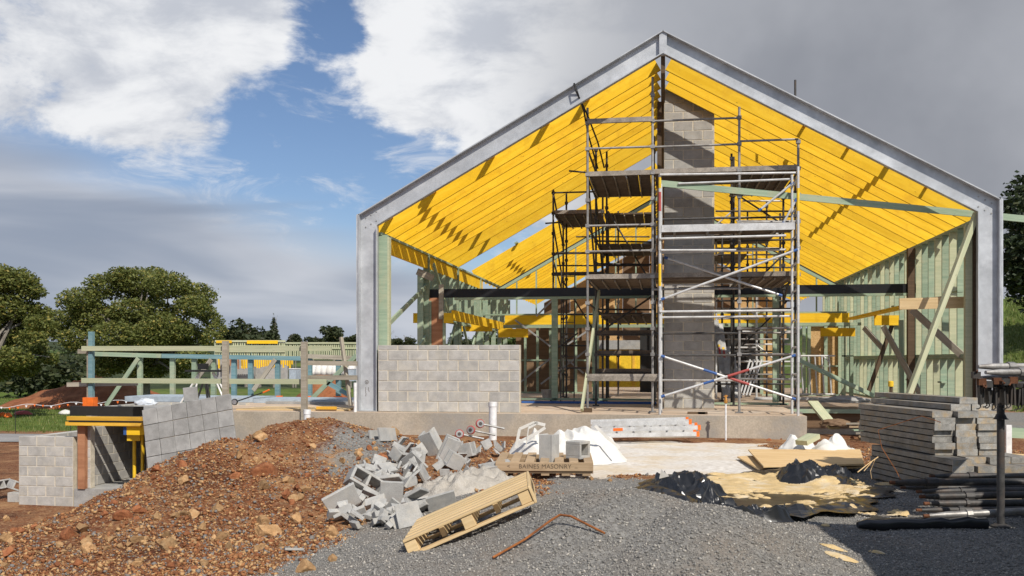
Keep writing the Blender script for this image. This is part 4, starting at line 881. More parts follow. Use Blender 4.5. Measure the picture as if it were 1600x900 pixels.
writing(t, mw @ Matrix.Translation((Lx + .024, .5, .068)) @ Matrix.Rotation(math.radians(90), 4, 'Z') @ Matrix.Rotation(math.radians(90), 4, 'X'), 'BAINES MASONRY', .075)
# lettered pallet
q = GH(850, 737); mw = Matrix.Translation((q.x, q.y, q.z + .02)) @ Matrix.Rotation(TH + math.radians(-3), 4, 'Z'); mw.translation = CAMP(-.20, 11.62, h(q.x, q.y) + .03)
t, part, Lx, Ly = pallet(mw, 'weathered wooden pallet with lettering on its edge, holding two grey blocks', 'pallet_old', True)
Lx = 1.18
for i in range(7): x0 = i * (Lx - .11) / 6; part('deck_board', x0, x0 + .11, 0, 1.15, .142, .162)
for i in range(3): y0 = (0, .54, 1.08)[i]; part('bearer', 0, Lx, y0, y0 + .045, .02, .14)
for i in range(5): x0 = .05 + i * .25; part('base_board', x0, x0 + .10, 0.004, 1.14, -.01, .018)
part('name_board', -.0, Lx, -.022, -.002, .05, .155)
writing(t, mw @ Matrix.Translation((.60, -.0235, .104)) @ Matrix.Rotation(math.radians(90), 4, 'X'), 'BAINES MASONRY', .074)
writing(t, mw @ Matrix.Translation((.16, -.0235, .104)) @ Matrix.Rotation(math.radians(90), 4, 'X'), '<', .07)
ptop = mw.translation.z + .162
for nm, px, rz, sh, lab in (('concrete_block', 858, 60, 'channel', 'grey channel block standing on the lettered pallet, left one'), ('concrete_block', 903, 52, 'single', 'hollow grey block standing on the lettered pallet, right one')):
    p = CAMP((px - CX) / FPX * 12.1, 12.1, ptop + .098); o = bpy.data.objects.new(nm, SH[sh]); link(o, None, Matrix.Translation(p) @ Matrix.Rotation(TH + math.radians(rz), 4, 'Z') @ (Matrix.Rotation(math.radians(90), 4, 'Y') if sh == 'channel' else Matrix.Rotation(math.radians(90), 4, 'X'))); o.matrix_basis = o.matrix_basis @ Matrix.Scale(1.0 if sh == 'channel' else 1.15, 4); tag(o, lab, 'block')

# --- crumpled sheets
def crumple(name, label, cat, c, rx, ry, rz, mat, seed, amp=.28, sub=4, rot=0, flat_bottom=True):
    bm = bmesh.new(); bmesh.ops.create_icosphere(bm, subdivisions=sub, radius=1); o = Vector((seed * 5.1, seed * 2.3, seed))
    for v in bm.verts:
        n1 = mnoise.ridged_multi_fractal(v.co * 1.3 + o, 1.0, 2.0, 3, 1.0, 2.0) - 1.0; n2 = .8 * mnoise.noise(v.co * 4.5 + o) + .7 * abs(mnoise.noise(v.co * 7.5 + o)) - .2
        v.co *= 1 + amp * (.55 * n1 + .35 * n2)
        if flat_bottom and v.co.z < -.3: v.co.z = -.3 + (v.co.z + .3) * .15; v.co.x *= 1.18; v.co.y *= 1.18
    bmesh.ops.transform(bm, matrix=Matrix.Rotation(rot, 4, 'Z') @ Matrix.Diagonal((rx, ry, rz, 1)), verts=bm.verts); me = bpy.data.meshes.new(name); bm.to_mesh(me); bm.free(); me.materials.append(M[mat])
    me.polygons.foreach_set('use_smooth', [True] * len(me.polygons))
    ob = bpy.data.objects.new(name, me); link(ob, None, Matrix.Translation(c)); return tag(ob, label, cat)
def at(px, py, d): v = direction(px, py); v = v / (-v.x * ST + v.y * CT); return Vector((0, 0, CZ)) + v * d
def drape(name, label, cat, c, rx, ry, peaks, mat, seed, fold=.10, n=70, freq=2.2):
    """a sheet or slack bag lying over lumps: tents between the peaks, creased into folds"""
    vs = []; fs = []
    for j in range(n + 1):
        for i in range(n):
            a = 2 * math.pi * i / n; rho = j / n; R = 1 + .16 * mnoise.noise(Vector((math.cos(a) * 2, math.sin(a) * 2, seed)))
            u = rho * R * math.cos(a); v = rho * R * math.sin(a); x = u * rx; y = v * ry
            p = c + RV * x + FV * y; z = 0
            for (pu, pv, ph, pr) in peaks: q = math.hypot((u - pu), (v - pv) * ry / rx) / pr; z = max(z, ph * max(0, 1 - q ** 1.5))
            w = Vector((x * freq + .5 * mnoise.noise(Vector((x * 2, y * 2, seed))), y * freq * .6, seed * 1.7)); cr = 1 - abs(2 * mnoise.noise(w)); c2 = 1 - abs(2 * mnoise.noise(w * 2.7 + Vector((5, 1, 2))))
            z = z * (.80 + .25 * cr) + fold * (.6 * cr * cr + .35 * c2 * c2) * min(1, (1 - rho) * 4 + .25)
            vs.append((p.x, p.y, .005 + z * min(1, (1 - rho) * 5)))
    A_ = np.array(vs); A_[:, 2] += H(A_[:, 0], A_[:, 1]); vs = A_.tolist()
    for j in range(n):
        for i in range(n): fs.append((j * n + i, j * n + (i + 1) % n, (j + 1) * n + (i + 1) % n, (j + 1) * n + i))
    o = MB().add(vs, fs).build(name, mat); o.data.polygons.foreach_set('use_smooth', [True] * len(o.data.polygons)); return tag(o, label, cat)
c = CAMP((884 - CX) / FPX * 13.6, 13.6, -.42); bb = drape('bulk_bag', 'collapsed white woven bulk bag behind the lettered pallet', 'bulk bag', c, .86, .55, ((-.55, .0, .34, .60), (-.15, .1, .33, .7), (.30, .05, .40, .8), (.65, -.1, .24, .6)), 'bag', 3, .11, 80, 2.4)
for pts in ([(806, 700), (812, 670), (835, 660), (852, 664)], [(822, 698), (826, 668), (840, 660)], [(812, 690), (840, 676), (852, 668)], [(930, 665), (950, 685), (968, 700)]):
    P = [at(a, b, 13.1) for a, b in pts]; mb = MB()
    for a, b in zip(P, P[1:]): mb.beam(a, b, .01, .04)
    mb.build('lifting_strap', 'bag', bb)
c = CAMP((1248 - CX) / FPX * 14.6, 14.6, 0); drape('plastic_bag', 'crumpled white bag beside the timber offcut, left of two', 'bag', c, .38, .3, ((-.2, 0, .24, .8), (.4, .2, .16, .5)), 'bag', 8, .09, 44, 3.4)
c = CAMP((1303 - CX) / FPX * 14.2, 14.2, 0); drape('plastic_bag', 'peaked white bag behind the plywood sheets, right of two', 'bag', c, .44, .32, ((-.3, 0, .20, .7), (.15, .1, .32, .5), (.6, -.1, .12, .4)), 'bag', 15, .10, 48, 3.2)
o = beam('timber_offcut', at(1252, 692, 14.0), at(1272, 681, 14.2), .20, .07, 'green_pale'); tag(o, 'short pale timber offcut between the two white bags', 'timber')
# plywood sheets
def sheet_of_ply(pts, label, th=.02):
    P = [Vector(p) for p in pts]; mb = MB().add([*P, *[p - UP * th for p in P]], [(0, 1, 2, 3), (7, 6, 5, 4), (0, 4, 5, 1), (1, 5, 6, 2), (2, 6, 7, 3), (3, 7, 4, 0)])
    c = sum(P, Vector()) / 4; c.z = min(p.z for p in P) - th; mb.v = [tuple(Vector(v) - c) for v in mb.v]
    return tag(mb.build('plywood_sheet', 'ply', None, Matrix.Translation(c)), label, 'plywood')
z0 = -.33
def on(px, py, z): d = FPX * (CZ - z) / (py - HY); return at(px, py, d)
sheet_of_ply([on(1152, 713, -.36), on(1190, 735, -.36), on(1352, 729, -.34), on(1345, 704, -.34)], 'lower plywood sheet, its left corner sticking out')
sheet_of_ply([on(1169, 702, -.29), on(1193, 728, -.29), on(1350, 725, -.30), on(1344, 702, -.30)], 'upper plywood sheet lying before the white bags')
sheet_of_ply([on(1571, 708, -.36), on(1560, 722, -.36), on(1660, 735, -.36), on(1660, 712, -.36)], 'plywood sheet showing at the right edge behind the planks')
# tarpaulin with spilled yellow sand
tc = Vector((.95, 10.35, 0)); OUT = [(180, 1.22), (150, 1.25), (110, 1.7), (70, 2.25), (40, 1.75), (15, 1.40), (-10, 1.25), (-40, 1.2), (-75, 1.55), (-100, 1.75), (-130, 1.45), (-160, 1.25), (-180, 1.22)][::-1]
angs = np.array([a for a, r in OUT]); rads = np.array([r for a, r in OUT]); nA, nR = 130, 44
vv = []; 
for j in range(nR + 1):
    rho = j / nR
    for i in range(nA):
        a = -180 + 360 * i / nA; R = np.interp(a, angs, rads) * (1 + .07 * math.sin(a * .11) + .05 * math.sin(a * .31 + 1)); x = tc.x + R * rho * math.cos(math.radians(a)) * 1.02; y = tc.y + R * rho * math.sin(math.radians(a))
        rim = float(S(np.array((rho - .45) / .45))) * (1 - .55 * float(S(np.array((rho - .86) / .14))))
        A = .07 * math.exp(-((a - 165) / 40) ** 2) + .07 * math.exp(-((a + 195) / 36) ** 2) + .09 * math.exp(-((a - 62) / 20) ** 2) + .06 * math.exp(-((a + 148) / 22) ** 2) + .05 * math.exp(-((a + 80) / 30) ** 2) + .012
        w = abs(mnoise.noise(Vector((x * 2.6, y * 2.6, 3)))) * .22 + abs(mnoise.noise(Vector((x * 6.5, y * 6.5, 8)))) * .09
        z = .012 + rim * (A + w * (.22 + A * 3.0)) + .008 * (1 - rho)
        vv.append((x, y, z))
A_ = np.array(vv); A_[:, 2] += H(A_[:, 0], A_[:, 1]); vv = [tuple(q) for q in A_.tolist()]
ff = [(j * nA + i, j * nA + (i + 1) % nA, (j + 1) * nA + (i + 1) % nA, (j + 1) * nA + i) for j in range(nR) for i in range(nA)]
tarp = thing('tarpaulin', 'crumpled black plastic sheet on the ground holding spilled yellow sand', 'tarpaulin', (tc.x, tc.y, -.42))
MB().add(vv, ff).build('plastic_sheet', 'black_plastic', tarp)
for nm_, c_, rx_, ry_, pk_, sd_ in (('bunched_end', on(1072, 770, -.40), .42, .50, ((-.35, .1, .17, .8), (.25, .25, .19, .7), (.3, -.4, .12, .6)), 81), ('bunched_end', on(1118, 792, -.40), .22, .62, ((0, .3, .14, .6), (.1, -.4, .10, .5)), 84), ('bunched_back', on(1272, 752, -.40), .50, .42, ((-.15, .1, .20, .85), (.5, -.1, .12, .6)), 92), ('front_fold', on(1175, 812, -.40), .40, .16, ((-.4, 0, .07, .6), (.4, 0, .06, .6)), 97)):
    o_ = drape(nm_, None, None, Vector((c_.x, c_.y, 0)), rx_, ry_, pk_, 'black_plastic', sd_, .12, 46, 3.8); o_.data.polygons.foreach_set('use_smooth', [False] * len(o_.data.polygons)); o_.parent = tarp; o_.matrix_parent_inverse = WM[tarp].inverted()
sx, sy = np.meshgrid(np.linspace(-1.3, 1.3, 130), np.linspace(-1.6, 1.9, 175)); X_, Y_ = sx + tc.x, sy + tc.y
tb = {}
tv = np.array(vv); 
from mathutils.kdtree import KDTree
kd = KDTree(len(tv)); [kd.insert(v, i) for i, v in enumerate([(a, b, 0) for a, b, c_ in vv])]; kd.balance()
base = np.array([np.mean([tv[i][2] for _, i, _ in kd.find_n((a, b, 0), 3)]) for a, b in zip(X_.ravel(), Y_.ravel())]).reshape(X_.shape)
fx = fbm(X_ * 1.6, Y_ * 1.6, 71, 4) + .8 * fbm(X_ * 5, Y_ * 5, 72, 4) + .5 * fbm(X_ * 15, Y_ * 15, 73, 3); rad = np.sqrt((sx / 1.18) ** 2 + ((sy + .05) / 1.45) ** 2)
rad = np.sqrt(((sx - .22) / 1.0) ** 2 + ((sy - .45) / 1.05) ** 2); th_ = .05 * (.66 - rad) + .15 * fx + .02 * np.exp(-((sx - .45) / .5) ** 2 - ((sy - .4) / .4) ** 2); th_ = np.where(rad > .9, .16 * (fx - .13) - .05 * (rad - .9), th_)
th_ = th_ - .30 * np.clip(base - H(X_, Y_) - .07, 0, 1)
sz_ = base + np.clip(th_, -.03, .014) + .012 * fbm(X_ * 14, Y_ * 14, 5)
ny_, nx_ = X_.shape; ii = np.arange(ny_ * nx_).reshape(ny_, nx_); F4 = np.stack([ii[:-1, :-1], ii[:-1, 1:], ii[1:, 1:], ii[1:, :-1]], -1).reshape(-1, 4)
keep = (th_.ravel()[F4].max(1) > -.006); F4 = F4[keep]
M['sand'] = stained((.60, .44, .22), .2, 6, 80, (.66, .58, .44), .75, .7, .01)
stuff(np_mesh('sand', np.stack([X_, Y_, sz_], -1).reshape(-1, 3), F4, 'sand', smooth=True), 'yellow building sand spilled over the black plastic sheet', 'sand')
c = on(1143, 795, -.36); drape('white_film', 'scrap of white plastic between the folds of the black sheet', 'plastic film', c, .15, .34, ((0, 0, .05, .8),), 'bag', 51, .05, 36)
o = MB().add([on(1030, 748, -.15), on(1046, 744, -.15), on(1033, 733, -.08), on(1040, 748, -.2)], [(0, 1, 2), (1, 3, 2), (3, 0, 2), (0, 3, 1)]).build('grey_wedge', 'cement'); tag(o, 'pointed grey offcut poking up behind the black sheet', 'offcut')

# spilled sand on the shaded gravel
for i, (px, py, rx, ry) in enumerate(((1302, 857, .10, .09), (1314, 871, .11, .10), (1370, 864, .06, .06), (1385, 757, .14, .10), (1340, 775, .06, .06), (1290, 822, .04, .05))):
    c = GH(px, py); drape('sand_spill', 'small %s of yellow sand on the gravel, %s' % (('patch', 'streak', 'smear', 'patch', 'crumb', 'crumb')[i], ('first at the shade edge', 'second at the shade edge', 'in the shade', 'by the plank stack', 'right of the black sheet', 'in front of the black sheet')[i]), 'sand', Vector((c.x, c.y, 0)), rx, ry, ((0, 0, .012, .9),), 'sand', 60 + i, .01, 20)
# --- steel planks stacked at the right
def plank_proto():
    L, w, t = 1.75, .225, .066; p = thing('steel_plank', 'x', 'plank', (0, 0, 0))
    mb = MB().box(-w / 2, w / 2, .012, L - .012, t - .004, t - .001); mb.build('tread', 'plank', p)
    for s in (-1, 1): x0 = s * w / 2; MB().box(min(x0, x0 - s * .006), max(x0, x0 - s * .006), .012, L - .012, 0.009, t).build('side_rail', 'plank', p)
    for y0 in (0, L - .011): MB().box(-w / 2 - .0005, w / 2 + .0005, y0, y0 + .011, .0, t + .001).build('end_cap', 'plank_end', p)
    return p
pk = plank_proto(); first = True; random.seed(12)
def set_plank(xc, d, z, label, yaw=0.0, tilt=0.0):
    global first
    p = CAMP(xc, d, z); mw = Matrix.Translation(p) @ Matrix.Rotation(TH + yaw, 4, 'Z') @ Matrix.Rotation(tilt, 4, 'X')
    if first: pk.matrix_basis = mw; pk['label'] = label; pk['group'] = 'galvanised planks stacked at the right'; WM[pk] = mw; first = False
    else: copy_tree(pk, mw, label)
g0 = -.40
for k in range(6):
    for i in range(4):
        set_plank(4.60 + i * .245 + random.uniform(-.008, .008), 9.78 + random.uniform(-.03, .03) + (.25 if k == 5 and i > 0 else 0), g0 + k * .067, 'galvanised plank in the lower stack, %s column, %s layer' % (('left', 'second', 'third', 'right')[i], ('bottom', 'second', 'third', 'fourth', 'fifth', 'top')[k]), .10)
for k in range(7):
    for i in range(3):
        set_plank(4.60 + i * .237 + random.uniform(-.012, .012), 10.2 + random.uniform(-.05, .05), g0 + (6 + k) * .067, 'galvanised plank in the upper stack, %s column, %s layer' % (('left', 'middle', 'right')[i], ('lowest', 'second', 'third', 'fourth', 'fifth', 'sixth', 'seventh')[k]), .09)
for i in range(3): set_plank(4.84 + i * .25, 10.35 + .05 * i, g0 + 13 * .067, 'galvanised plank lying on top of the upper stack, %s one' % ('left', 'middle', 'right')[i], .12)
set_plank(5.0, 10.5, g0 + 14 * .067, 'galvanised plank lying highest of all, at the back of the stack', .16)
w_ = MB().tube([at(1470, 660, 10.0), at(1440, 650, 10.15), at(1372, 672, 10.4), at(1378, 700, 10.35), at(1400, 735, 10.1), at(1410, 755, 10.0)], .004, 5).build('rusty_wire', 'rust'); tag(w_, 'thin rusty wire looped over the side of the plank stack', 'wire')
w_ = MB().tube([at(1340, 738, 9.7), at(1355, 726, 9.75), at(1372, 714, 9.8)], .006, 5).tube([at(1350, 736, 9.7), at(1362, 722, 9.75)], .004, 5).tube([at(1368, 716, 9.75), at(1360, 736, 9.7), at(1362, 748, 9.7)], .003, 5).build('straw_stalk', 'ply'); tag(w_, 'dry straw stalks caught at the foot of the plank stack', 'straw')

# --- rack post with tubes and the loose pile of tubes
rk = thing('rack_post', 'dark steel rack post with a collar at the right edge', 'rack post', CAMP(4.20, 8.25, -.42))
b0 = CAMP(4.20, 8.25, 0); pz = lambda py: CZ - (py - HY) / FPX * 8.25
tube('shaft', (b0.x, b0.y, h(b0.x, b0.y) + .002), (b0.x, b0.y, pz(590)), .032, 'scaf_dark', rk, 12)
MB().lathe((b0.x, b0.y, pz(655)), UP, [(.065, 0), (.05, .012), (.038, .04), (.034, .045)], 12).build('collar', 'scaf_dark', rk, smooth=True)
MB().lathe((b0.x, b0.y, h(b0.x, b0.y)), UP, [(.08, 0), (.08, .012), (.04, .03)], 12).build('foot', 'scaf_dark', rk, smooth=True)
random.seed(31)
ORD = ['first', 'second', 'third'] + ['%dth' % k for k in range(4, 40)]
def flat_end_tube(name, p0, p1, r, mat, label, group, rustend=True):
    p0 = Vector(p0); p1 = Vector(p1); d = (p1 - p0).normalized(); L = (p1 - p0).length
    t = thing(name, label, 'tube', p0, group)
    MB().tube([p0, p0 + d * .03, p0 + d * .16, p1], [r * .55, r * .62, r, r], 10).build('pipe', mat, t, smooth=True)
    if rustend: MB().tube([p0 - d * .05, p0 + d * .01], r * .5, 8).build('rusty_spigot', 'dark_rust', t, smooth=True)
    MB().tube([p0 + d * (.30 + .1 * random.random()), p0 + d * (.36 + .1 * random.random())], r * 1.35, 8).build('coupler', mat, t, smooth=True)
    return t
for i, (px, py, dd, r, m, py2, lab) in enumerate(((1528, 573, 8.3, .030, 'scaf', 571, 'grey tube on the rack, topmost'), (1540, 582, 8.15, .030, 'scaf', 580, 'grey tube on the rack, second from the top'), (1534, 590, 8.45, .028, 'scaf', 588, 'grey tube on the rack, third from the top'), (1550, 601, 8.1, .028, 'scaf_dark', 600, 'dark tube on the rack, lowest'))):
    flat_end_tube('scaffold_tube', at(px, py, dd), at(1760, py2, dd + .4), r, m, lab, 'tubes on the rack', False)
for i in range(20):                                       # hooked transoms hanging in a row
    px = 1530 + i * 4.1; d0 = 8.05 + .02 * (i % 3); t = thing('hooked_transom', 'dark hooked scaffold transom in the row on the rack post, %s from the left' % ORD[i], 'transom', at(px, 612, d0), 'hooked transoms on the rack')
    tz = 605 + random.uniform(-5, 5); a = at(px, tz, d0); b = at(px + random.uniform(-3, 3), 632 + random.uniform(-3, 2), d0)
    beam('hook_plate', a, b, .05, .014, 'scaf_dark', t, RV); beam('cross_bar', at(px, 602, d0), at(px + 9, 603, d0 + 1.25), .03, .035, 'scaf_dark', t)
    if i % 2 == 0: MB().tube([b, b + UP * -.02 + RV * .006, b + UP * -.035 + RV * -.012, b + UP * -.035 + RV * -.03], .006, 5).build('hook', 'scaf_dark', t)
for i in range(6):
    px = 1522 + i * 12; t = thing('clamp', 'rusty scaffold clamp clustered on the tube ends of the rack', 'clamp', at(px, 590, 8.0), 'clamps on the rack'); c = at(px + random.uniform(-3, 3), 582 + random.uniform(0, 18), 8.0)
    MB().box(c.x - .03, c.x + .03, c.y - .03, c.y + .03, c.z - .03, c.z + .025).build('jaw', 'dark_rust' if i % 2 else 'scaf_dark', t); MB().tube([c, c + Vector((random.uniform(-.05, .05), -.05, random.uniform(-.06, .06)))], .008, 6).build('bolt', 'dark_rust', t)
for px, py, dd, r, m, py2, dd2, lab in ((1398, 754, 9.25, .036, 'scaf_dark', 752, 9.6, 'thick dark tube along the top of the loose pile'), (1460, 744, 9.6, .030, 'scaf_dark', 742, 10.0, 'dark tube at the very back of the loose pile'), (1440, 768, 9.1, .030, 'scaf_dark', 764, 9.3, 'dark tube with a rusty end, second layer of the pile'), (1445, 776, 8.9, .034, 'scaf_dark', 770, 9.0, 'long dark tube in the middle of the loose pile'),
        (1452, 787, 8.85, .034, 'scaf_dark', 784, 8.9, 'dark tube just below the middle of the pile'), (1440, 797, 8.75, .028, 'scaf_dark', 796, 8.8, 'short ended dark tube near the bottom of the pile'), (1452, 806, 8.35, .031, 'scaf', 790, 8.3, 'pale grey tube with coupler lying on the black roll'), (1500, 810, 8.75, .028, 'scaf_dark', 808, 8.8, 'dark tube lying on the ground behind the pale one'), (1415, 762, 9.45, .026, 'scaf_dark', 762, 9.6, 'thin dark tube under the thick top one')):
    flat_end_tube('scaffold_tube', at(px, py, dd), at(1780, py2, dd2), r, m, lab, 'loose tubes piled on the ground')
rl = thing('plastic_roll', 'flattened roll of black plastic on the shaded gravel', 'plastic roll', GH(1430, 830)); pa, pb = GH(1340, 829), GH(1540, 826)
mb = MB(); dv = (pb - pa); n = 14
mb.tube([pa + dv * (i / n) + UP * (.045 + .008 * math.sin(i * 1.7)) for i in range(n + 1)], [.028 + .026 * min(1, i / 2.0) + .006 * math.sin(i * 2.3) for i in range(n + 1)], 10); mb.build('roll', 'black_plastic', rl, smooth=True)
MB().add([pa + UP * .09 + dv * .05, pa + UP * .10 + dv * .55, pa + dv * .5 + FV * .25 + UP * .03, pa + dv * .22 + FV * .22 + UP * .09], [(0, 1, 2, 3)]).build('loose_flap', 'black_plastic', rl)
P = [GH(770, 876) + UP * .02, GH(820, 850) + UP * .03, GH(862, 828) + UP * .07, GH(875, 824) + UP * .085, GH(892, 825) + UP * .08, GH(945, 838) + UP * .02]
tag(MB().tube(P, .0085, 8).build('steel_rod', 'rust', smooth=True), 'bent rusty reinforcing rod lying across the gravel heap', 'steel rod')

# --- things along the slab
def pipe(px, py0, py1, Y, r, label, z0=None):
    a = W(px, py1, Y); b = W(px, py0, Y); t = thing('drain_pipe', label, 'pipe', a); z0 = z0 if z0 is not None else a.z
    tube('pipe_shaft', (a.x, Y, z0), (a.x, Y, b.z - .08), r, 'white', t, 14); tube('pipe_socket', (a.x, Y, b.z - .08), (a.x, Y, b.z), r * 1.12, 'white', t, 14); return t
pipe(770, 628, 678, 16.9, .072, 'fat white drain pipe standing before the low block wall', -.5); pipe(480, 640, 657, 16.2, .06, 'white drain pipe stub behind the crest of the soil heap', -.6); pipe(555, 598, 641, 17.98, .03, 'slim white pipe left of the left steel column', .002)
sp = thing('standpipe', 'slim white standpipe with a brass tap before the slab at right', 'standpipe', W(1134, 684, 17.5)); a = W(1134, 684, 17.5); b = W(1134, 630, 17.5)
tube('riser', (a.x, 17.5, -.5), (a.x, 17.5, b.z), .016, 'white', sp); MB().lathe((a.x, 17.5, b.z), UP, [(.03, 0), (.035, .05), (.02, .08), (.012, .15)], 8).build('tap', 'brass', sp, smooth=True); tube('handle', (a.x - .035, 17.5, b.z + .12), (a.x + .035, 17.5, b.z + .13), .01, 'brass', sp)
for i, (px, py, lab) in enumerate(((750, 662, 'castor wheel with a red tyre by the slab, highest of three'), (718, 678, 'castor wheel with a red tyre lying lowest, at the left'), (736, 672, 'castor wheel with a red tyre in the middle of three'))):
    c = at(px, py, 16.6); t = thing('castor', lab, 'castor', c, 'castors by the slab'); axv = (-FV + RV * .35 * (1 - i) + UP * .15).normalized()
    MB().lathe(c - axv * .02, axv, [(.068, 0), (.078, .01), (.078, .035), (.068, .045)], 18).build('tyre', 'red', t, smooth=True); MB().lathe(c - axv * .024, axv, [(.062, 0), (.062, .053)], 16).build('hub', 'galv_dull', t); MB().lathe(c - axv * .03, axv, [(.03, 0), (.03, .066)], 10).build('axle', 'scaf_dark', t)
    tube('stem', c, c + RV * .42 + UP * -.09 + FV * .05, .018, 'galv_dull', t)
for i in range(3):                                         # ladders lying along the slab
    p0 = at(925, 663 + 9 * i, 16.75 - .12 * i); p1 = at((1076, 1090, 1088)[i], (659, 668, 678)[i], 16.75 - .12 * i); t = thing('ladder', 'silver aluminium ladder lying along the slab, %s of three' % ('top', 'middle', 'bottom')[i], 'ladder', p0, 'ladders lying by the slab')
    for k in (0, 1): o = beam('stile', p0 + FV * .30 * k + UP * .02 * k, p1 + FV * .30 * k + UP * .02 * k, .035, .085 if i == 0 else .07, 'alu', t); e = p1 + FV * .30 * k + UP * .02 * k; dd = (p1 - p0).normalized(); beam('end_cap', e, e + dd * .05, .04, .09, 'orange', o)
    for k in range(6): q = p0.lerp(p1, .1 + .16 * k); tube('rung', q, q + FV * .30 + UP * .02, .016, 'alu', t)
    if i == 1: beam('orange_label', p0.lerp(p1, .20) - FV * .02, p0.lerp(p1, .29) - FV * .02, .004, .05, 'orange', t)
for px, py, w, lab in ((1088, 640, 26, 'dark timber block on the slab right of the chimney foot'), (1098, 648, 14, 'small dark offcut on the slab edge')):
    c = W(px, py - 2, 18.3); o = boxo('timber_block', c.x - w / 160, c.x + w / 160, 18.25, 18.38, .001, .04, 'dark_wood'); tag(o, lab, 'timber')
o = beam('timber_plank', at(1270, 628, 19.3), at(1304, 669, 18.0), .20, .05, 'green_pale'); tag(o, 'pale plank leaning from the floor edge down to the dirt', 'plank')
fl = thing('floor_bearer', 'timber bearer along the raised floor edge at the right', 'bearer', (4, 20.9, -.05)); boxo('bearer_top', 2.62, 5.35, 20.85, 20.98, -.10, -.02, 'green', fl); boxo('skirt_board', 2.62, 5.35, 20.98, 21.0, -.42, -.10, 'dark_ply', fl)
cr = crumple('rubble_sack', 'crumpled grey plastic strewn along the floor edge at right', 'plastic sheet', W(1318, 626, 21.4) , .55, .25, .10, 'cement', 23, .5)
crumple('brown_sack', 'brown sack slumped below the floor edge', 'sack', W(1305, 662, 18.6), .26, .2, .09, 'dark_ply', 33, .4)
for i in range(7):
    p0 = W(1322 + 5 * i, 662 + 5 * i, 18.3 - .1 * i); p1 = p0 + Vector((.9 + .1 * (i % 3), random.uniform(-.3, .3), .03)); o = beam('timber_offcut', p0, p1, .14, .025, ('grey_wood', 'pallet_old', 'green')[i % 3]); tag(o, 'thin grey timber offcut in the scrap stack behind the planks', 'timber', 'scrap timber stack')
pg = thing('marker_peg', 'dark peg with a yellow cap standing behind the plank stack', 'peg', W(1392, 640, 17)); a = W(1392, 640, 17); tube('shaft', (a.x, 17, -.5), (a.x, 17, W(1392, 604, 17).z), .028, 'dark_wood', pg, 10); MB().lathe((a.x, 17, W(1392, 604, 17).z), UP, [(.045, 0), (.045, .085), (.03, .095)], 12).build('cap', 'yellow_paint', pg, smooth=True)
wp = thing('white_peg', 'short white peg and green edging right of the rack post', 'peg', at(1576, 690, 13)); boxo('peg', *(lambda c: (c.x - .035, c.x + .035, c.y - .02, c.y + .02, -.45, c.z))(at(1576, 664, 13)), 'white', wp); beam('edging', at(1578, 676, 13.2), at(1660, 680, 13.2), .03, .14, 'green', wp)
bk = thing('rubber_bucket', 'dark bucket on the slab inside the hall at left', 'bucket', (X(855, 24), 24, 0)); MB().lathe((X(855, 24), 24, .003), UP, [(.10, 0), (.16, .26), (.165, .265), (.15, .262), (.09, .02)], 14).build('tub', 'galv_dull', bk, smooth=True)
pt = thing('shade_toilet', 'green portable toilet, unseen, added outside the frame to shade the loose tubes', 'portable toilet', (4.75, 7.65, -.42))  # added out of view so its shadow falls on the tube pile
boxo('cabin', 4.2, 5.3, 7.1, 8.2, -.42, 1.85, 'green', pt); MB().prism([(4.15, 1.853), (5.35, 1.853), (5.2, 2.02), (4.75, 2.1), (4.3, 2.02)], 7.05, 8.25).build('roof_cap', 'white', pt); boxo('door', 4.175, 4.198, 7.25, 8.05, -.35, 1.6, 'lightblue', pt)
cv = thing('shade_container', 'green shipping container, unseen, added outside the frame to shade the right foreground', 'container', (4.2, 3.6, -.42))  # added out of view; casts the shade over the lower right ground
MB().box(2.80, 5.2, -1.0, 6.75, -.40, 2.12).build('shell', 'green', cv)
for i in range(24): y = -.9 + i * .33; boxo('corrugation', 2.765, 2.80, y, y + .17, -.3, 2.05, 'green', cv)
for yy in (-1.0, 6.75):
    for xx in (2.80, 5.2): boxo('corner_post', xx - .06, xx + .06, yy - .06, yy + .06, -.42, 2.17, 'galv_dull', cv)
# ---------------------------------------------------------------- left: cellar, pavers, guard rails, deck
cel = thing('cellar', 'small grey concrete block cellar under the left end of the slab', 'cellar', (-11.5, 18, -1.9))
cx0 = X(29, 17.55); cx1 = X(112, 17.9); cx2 = X(126, 17.9)
zb = -1.92; 
block_face(cel, (cx0, 17.55, zb), (1, 0, 0), UP, 1.2, 7, 'block')
block_face(cel, (cx0 + .19, 20.2, zb), (0, -1, 0), UP, 2.6, 7, 'block')
block_face(cel, (cx0 + 1.23, 17.62, -1.55), (1, 0, 0), UP, .30, 7, 'block', thick=.16)
block_face(cel, (cx0 + 1.2, 20.3, -1.55), (1, 0, 0), UP, 2.4, 8, 'block_dark')
block_face(cel, (cx0 + 1.25, 20.1, -1.55), (0, -1, 0), UP, 2.2, 8, 'block_dark', thick=.12)
MB().box(cx0 + 1.22, -10.26, 17.55, 20.6, -2.3, -1.552).build('cellar_floor', 'cement', cel)
boxo('cellar_roof', cx0 + 1.2, -10.26, 18.2, 20.6, -.14, .0, 'cement', cel)
zt = lambda px, py: W(px, py, 17.7).z
boxo('door_post', X(125, 17.6), X(136, 17.6), 17.52, 17.66, -1.55, zt(125, 664), 'brown_ply', cel)
for py, x0, x1, m in ((652.5, 105, 222, 'yellow_old'), (657, 108, 222, 'black'), (660.5, 103, 223, 'yellow_old')):
    hh = .075 if m != 'black' else .035; z = zt(150, py); boxo('formwork_beam', X(x0, 17.4), X(x1, 17.4), 17.38, 17.52, z - hh / 2, z + hh / 2, m, cel)
boxo('edge_channel', X(111, 17.62), X(221, 17.62), 17.58, 17.70, zt(150, 650) + .01, zt(150, 634.5), 'black', cel)
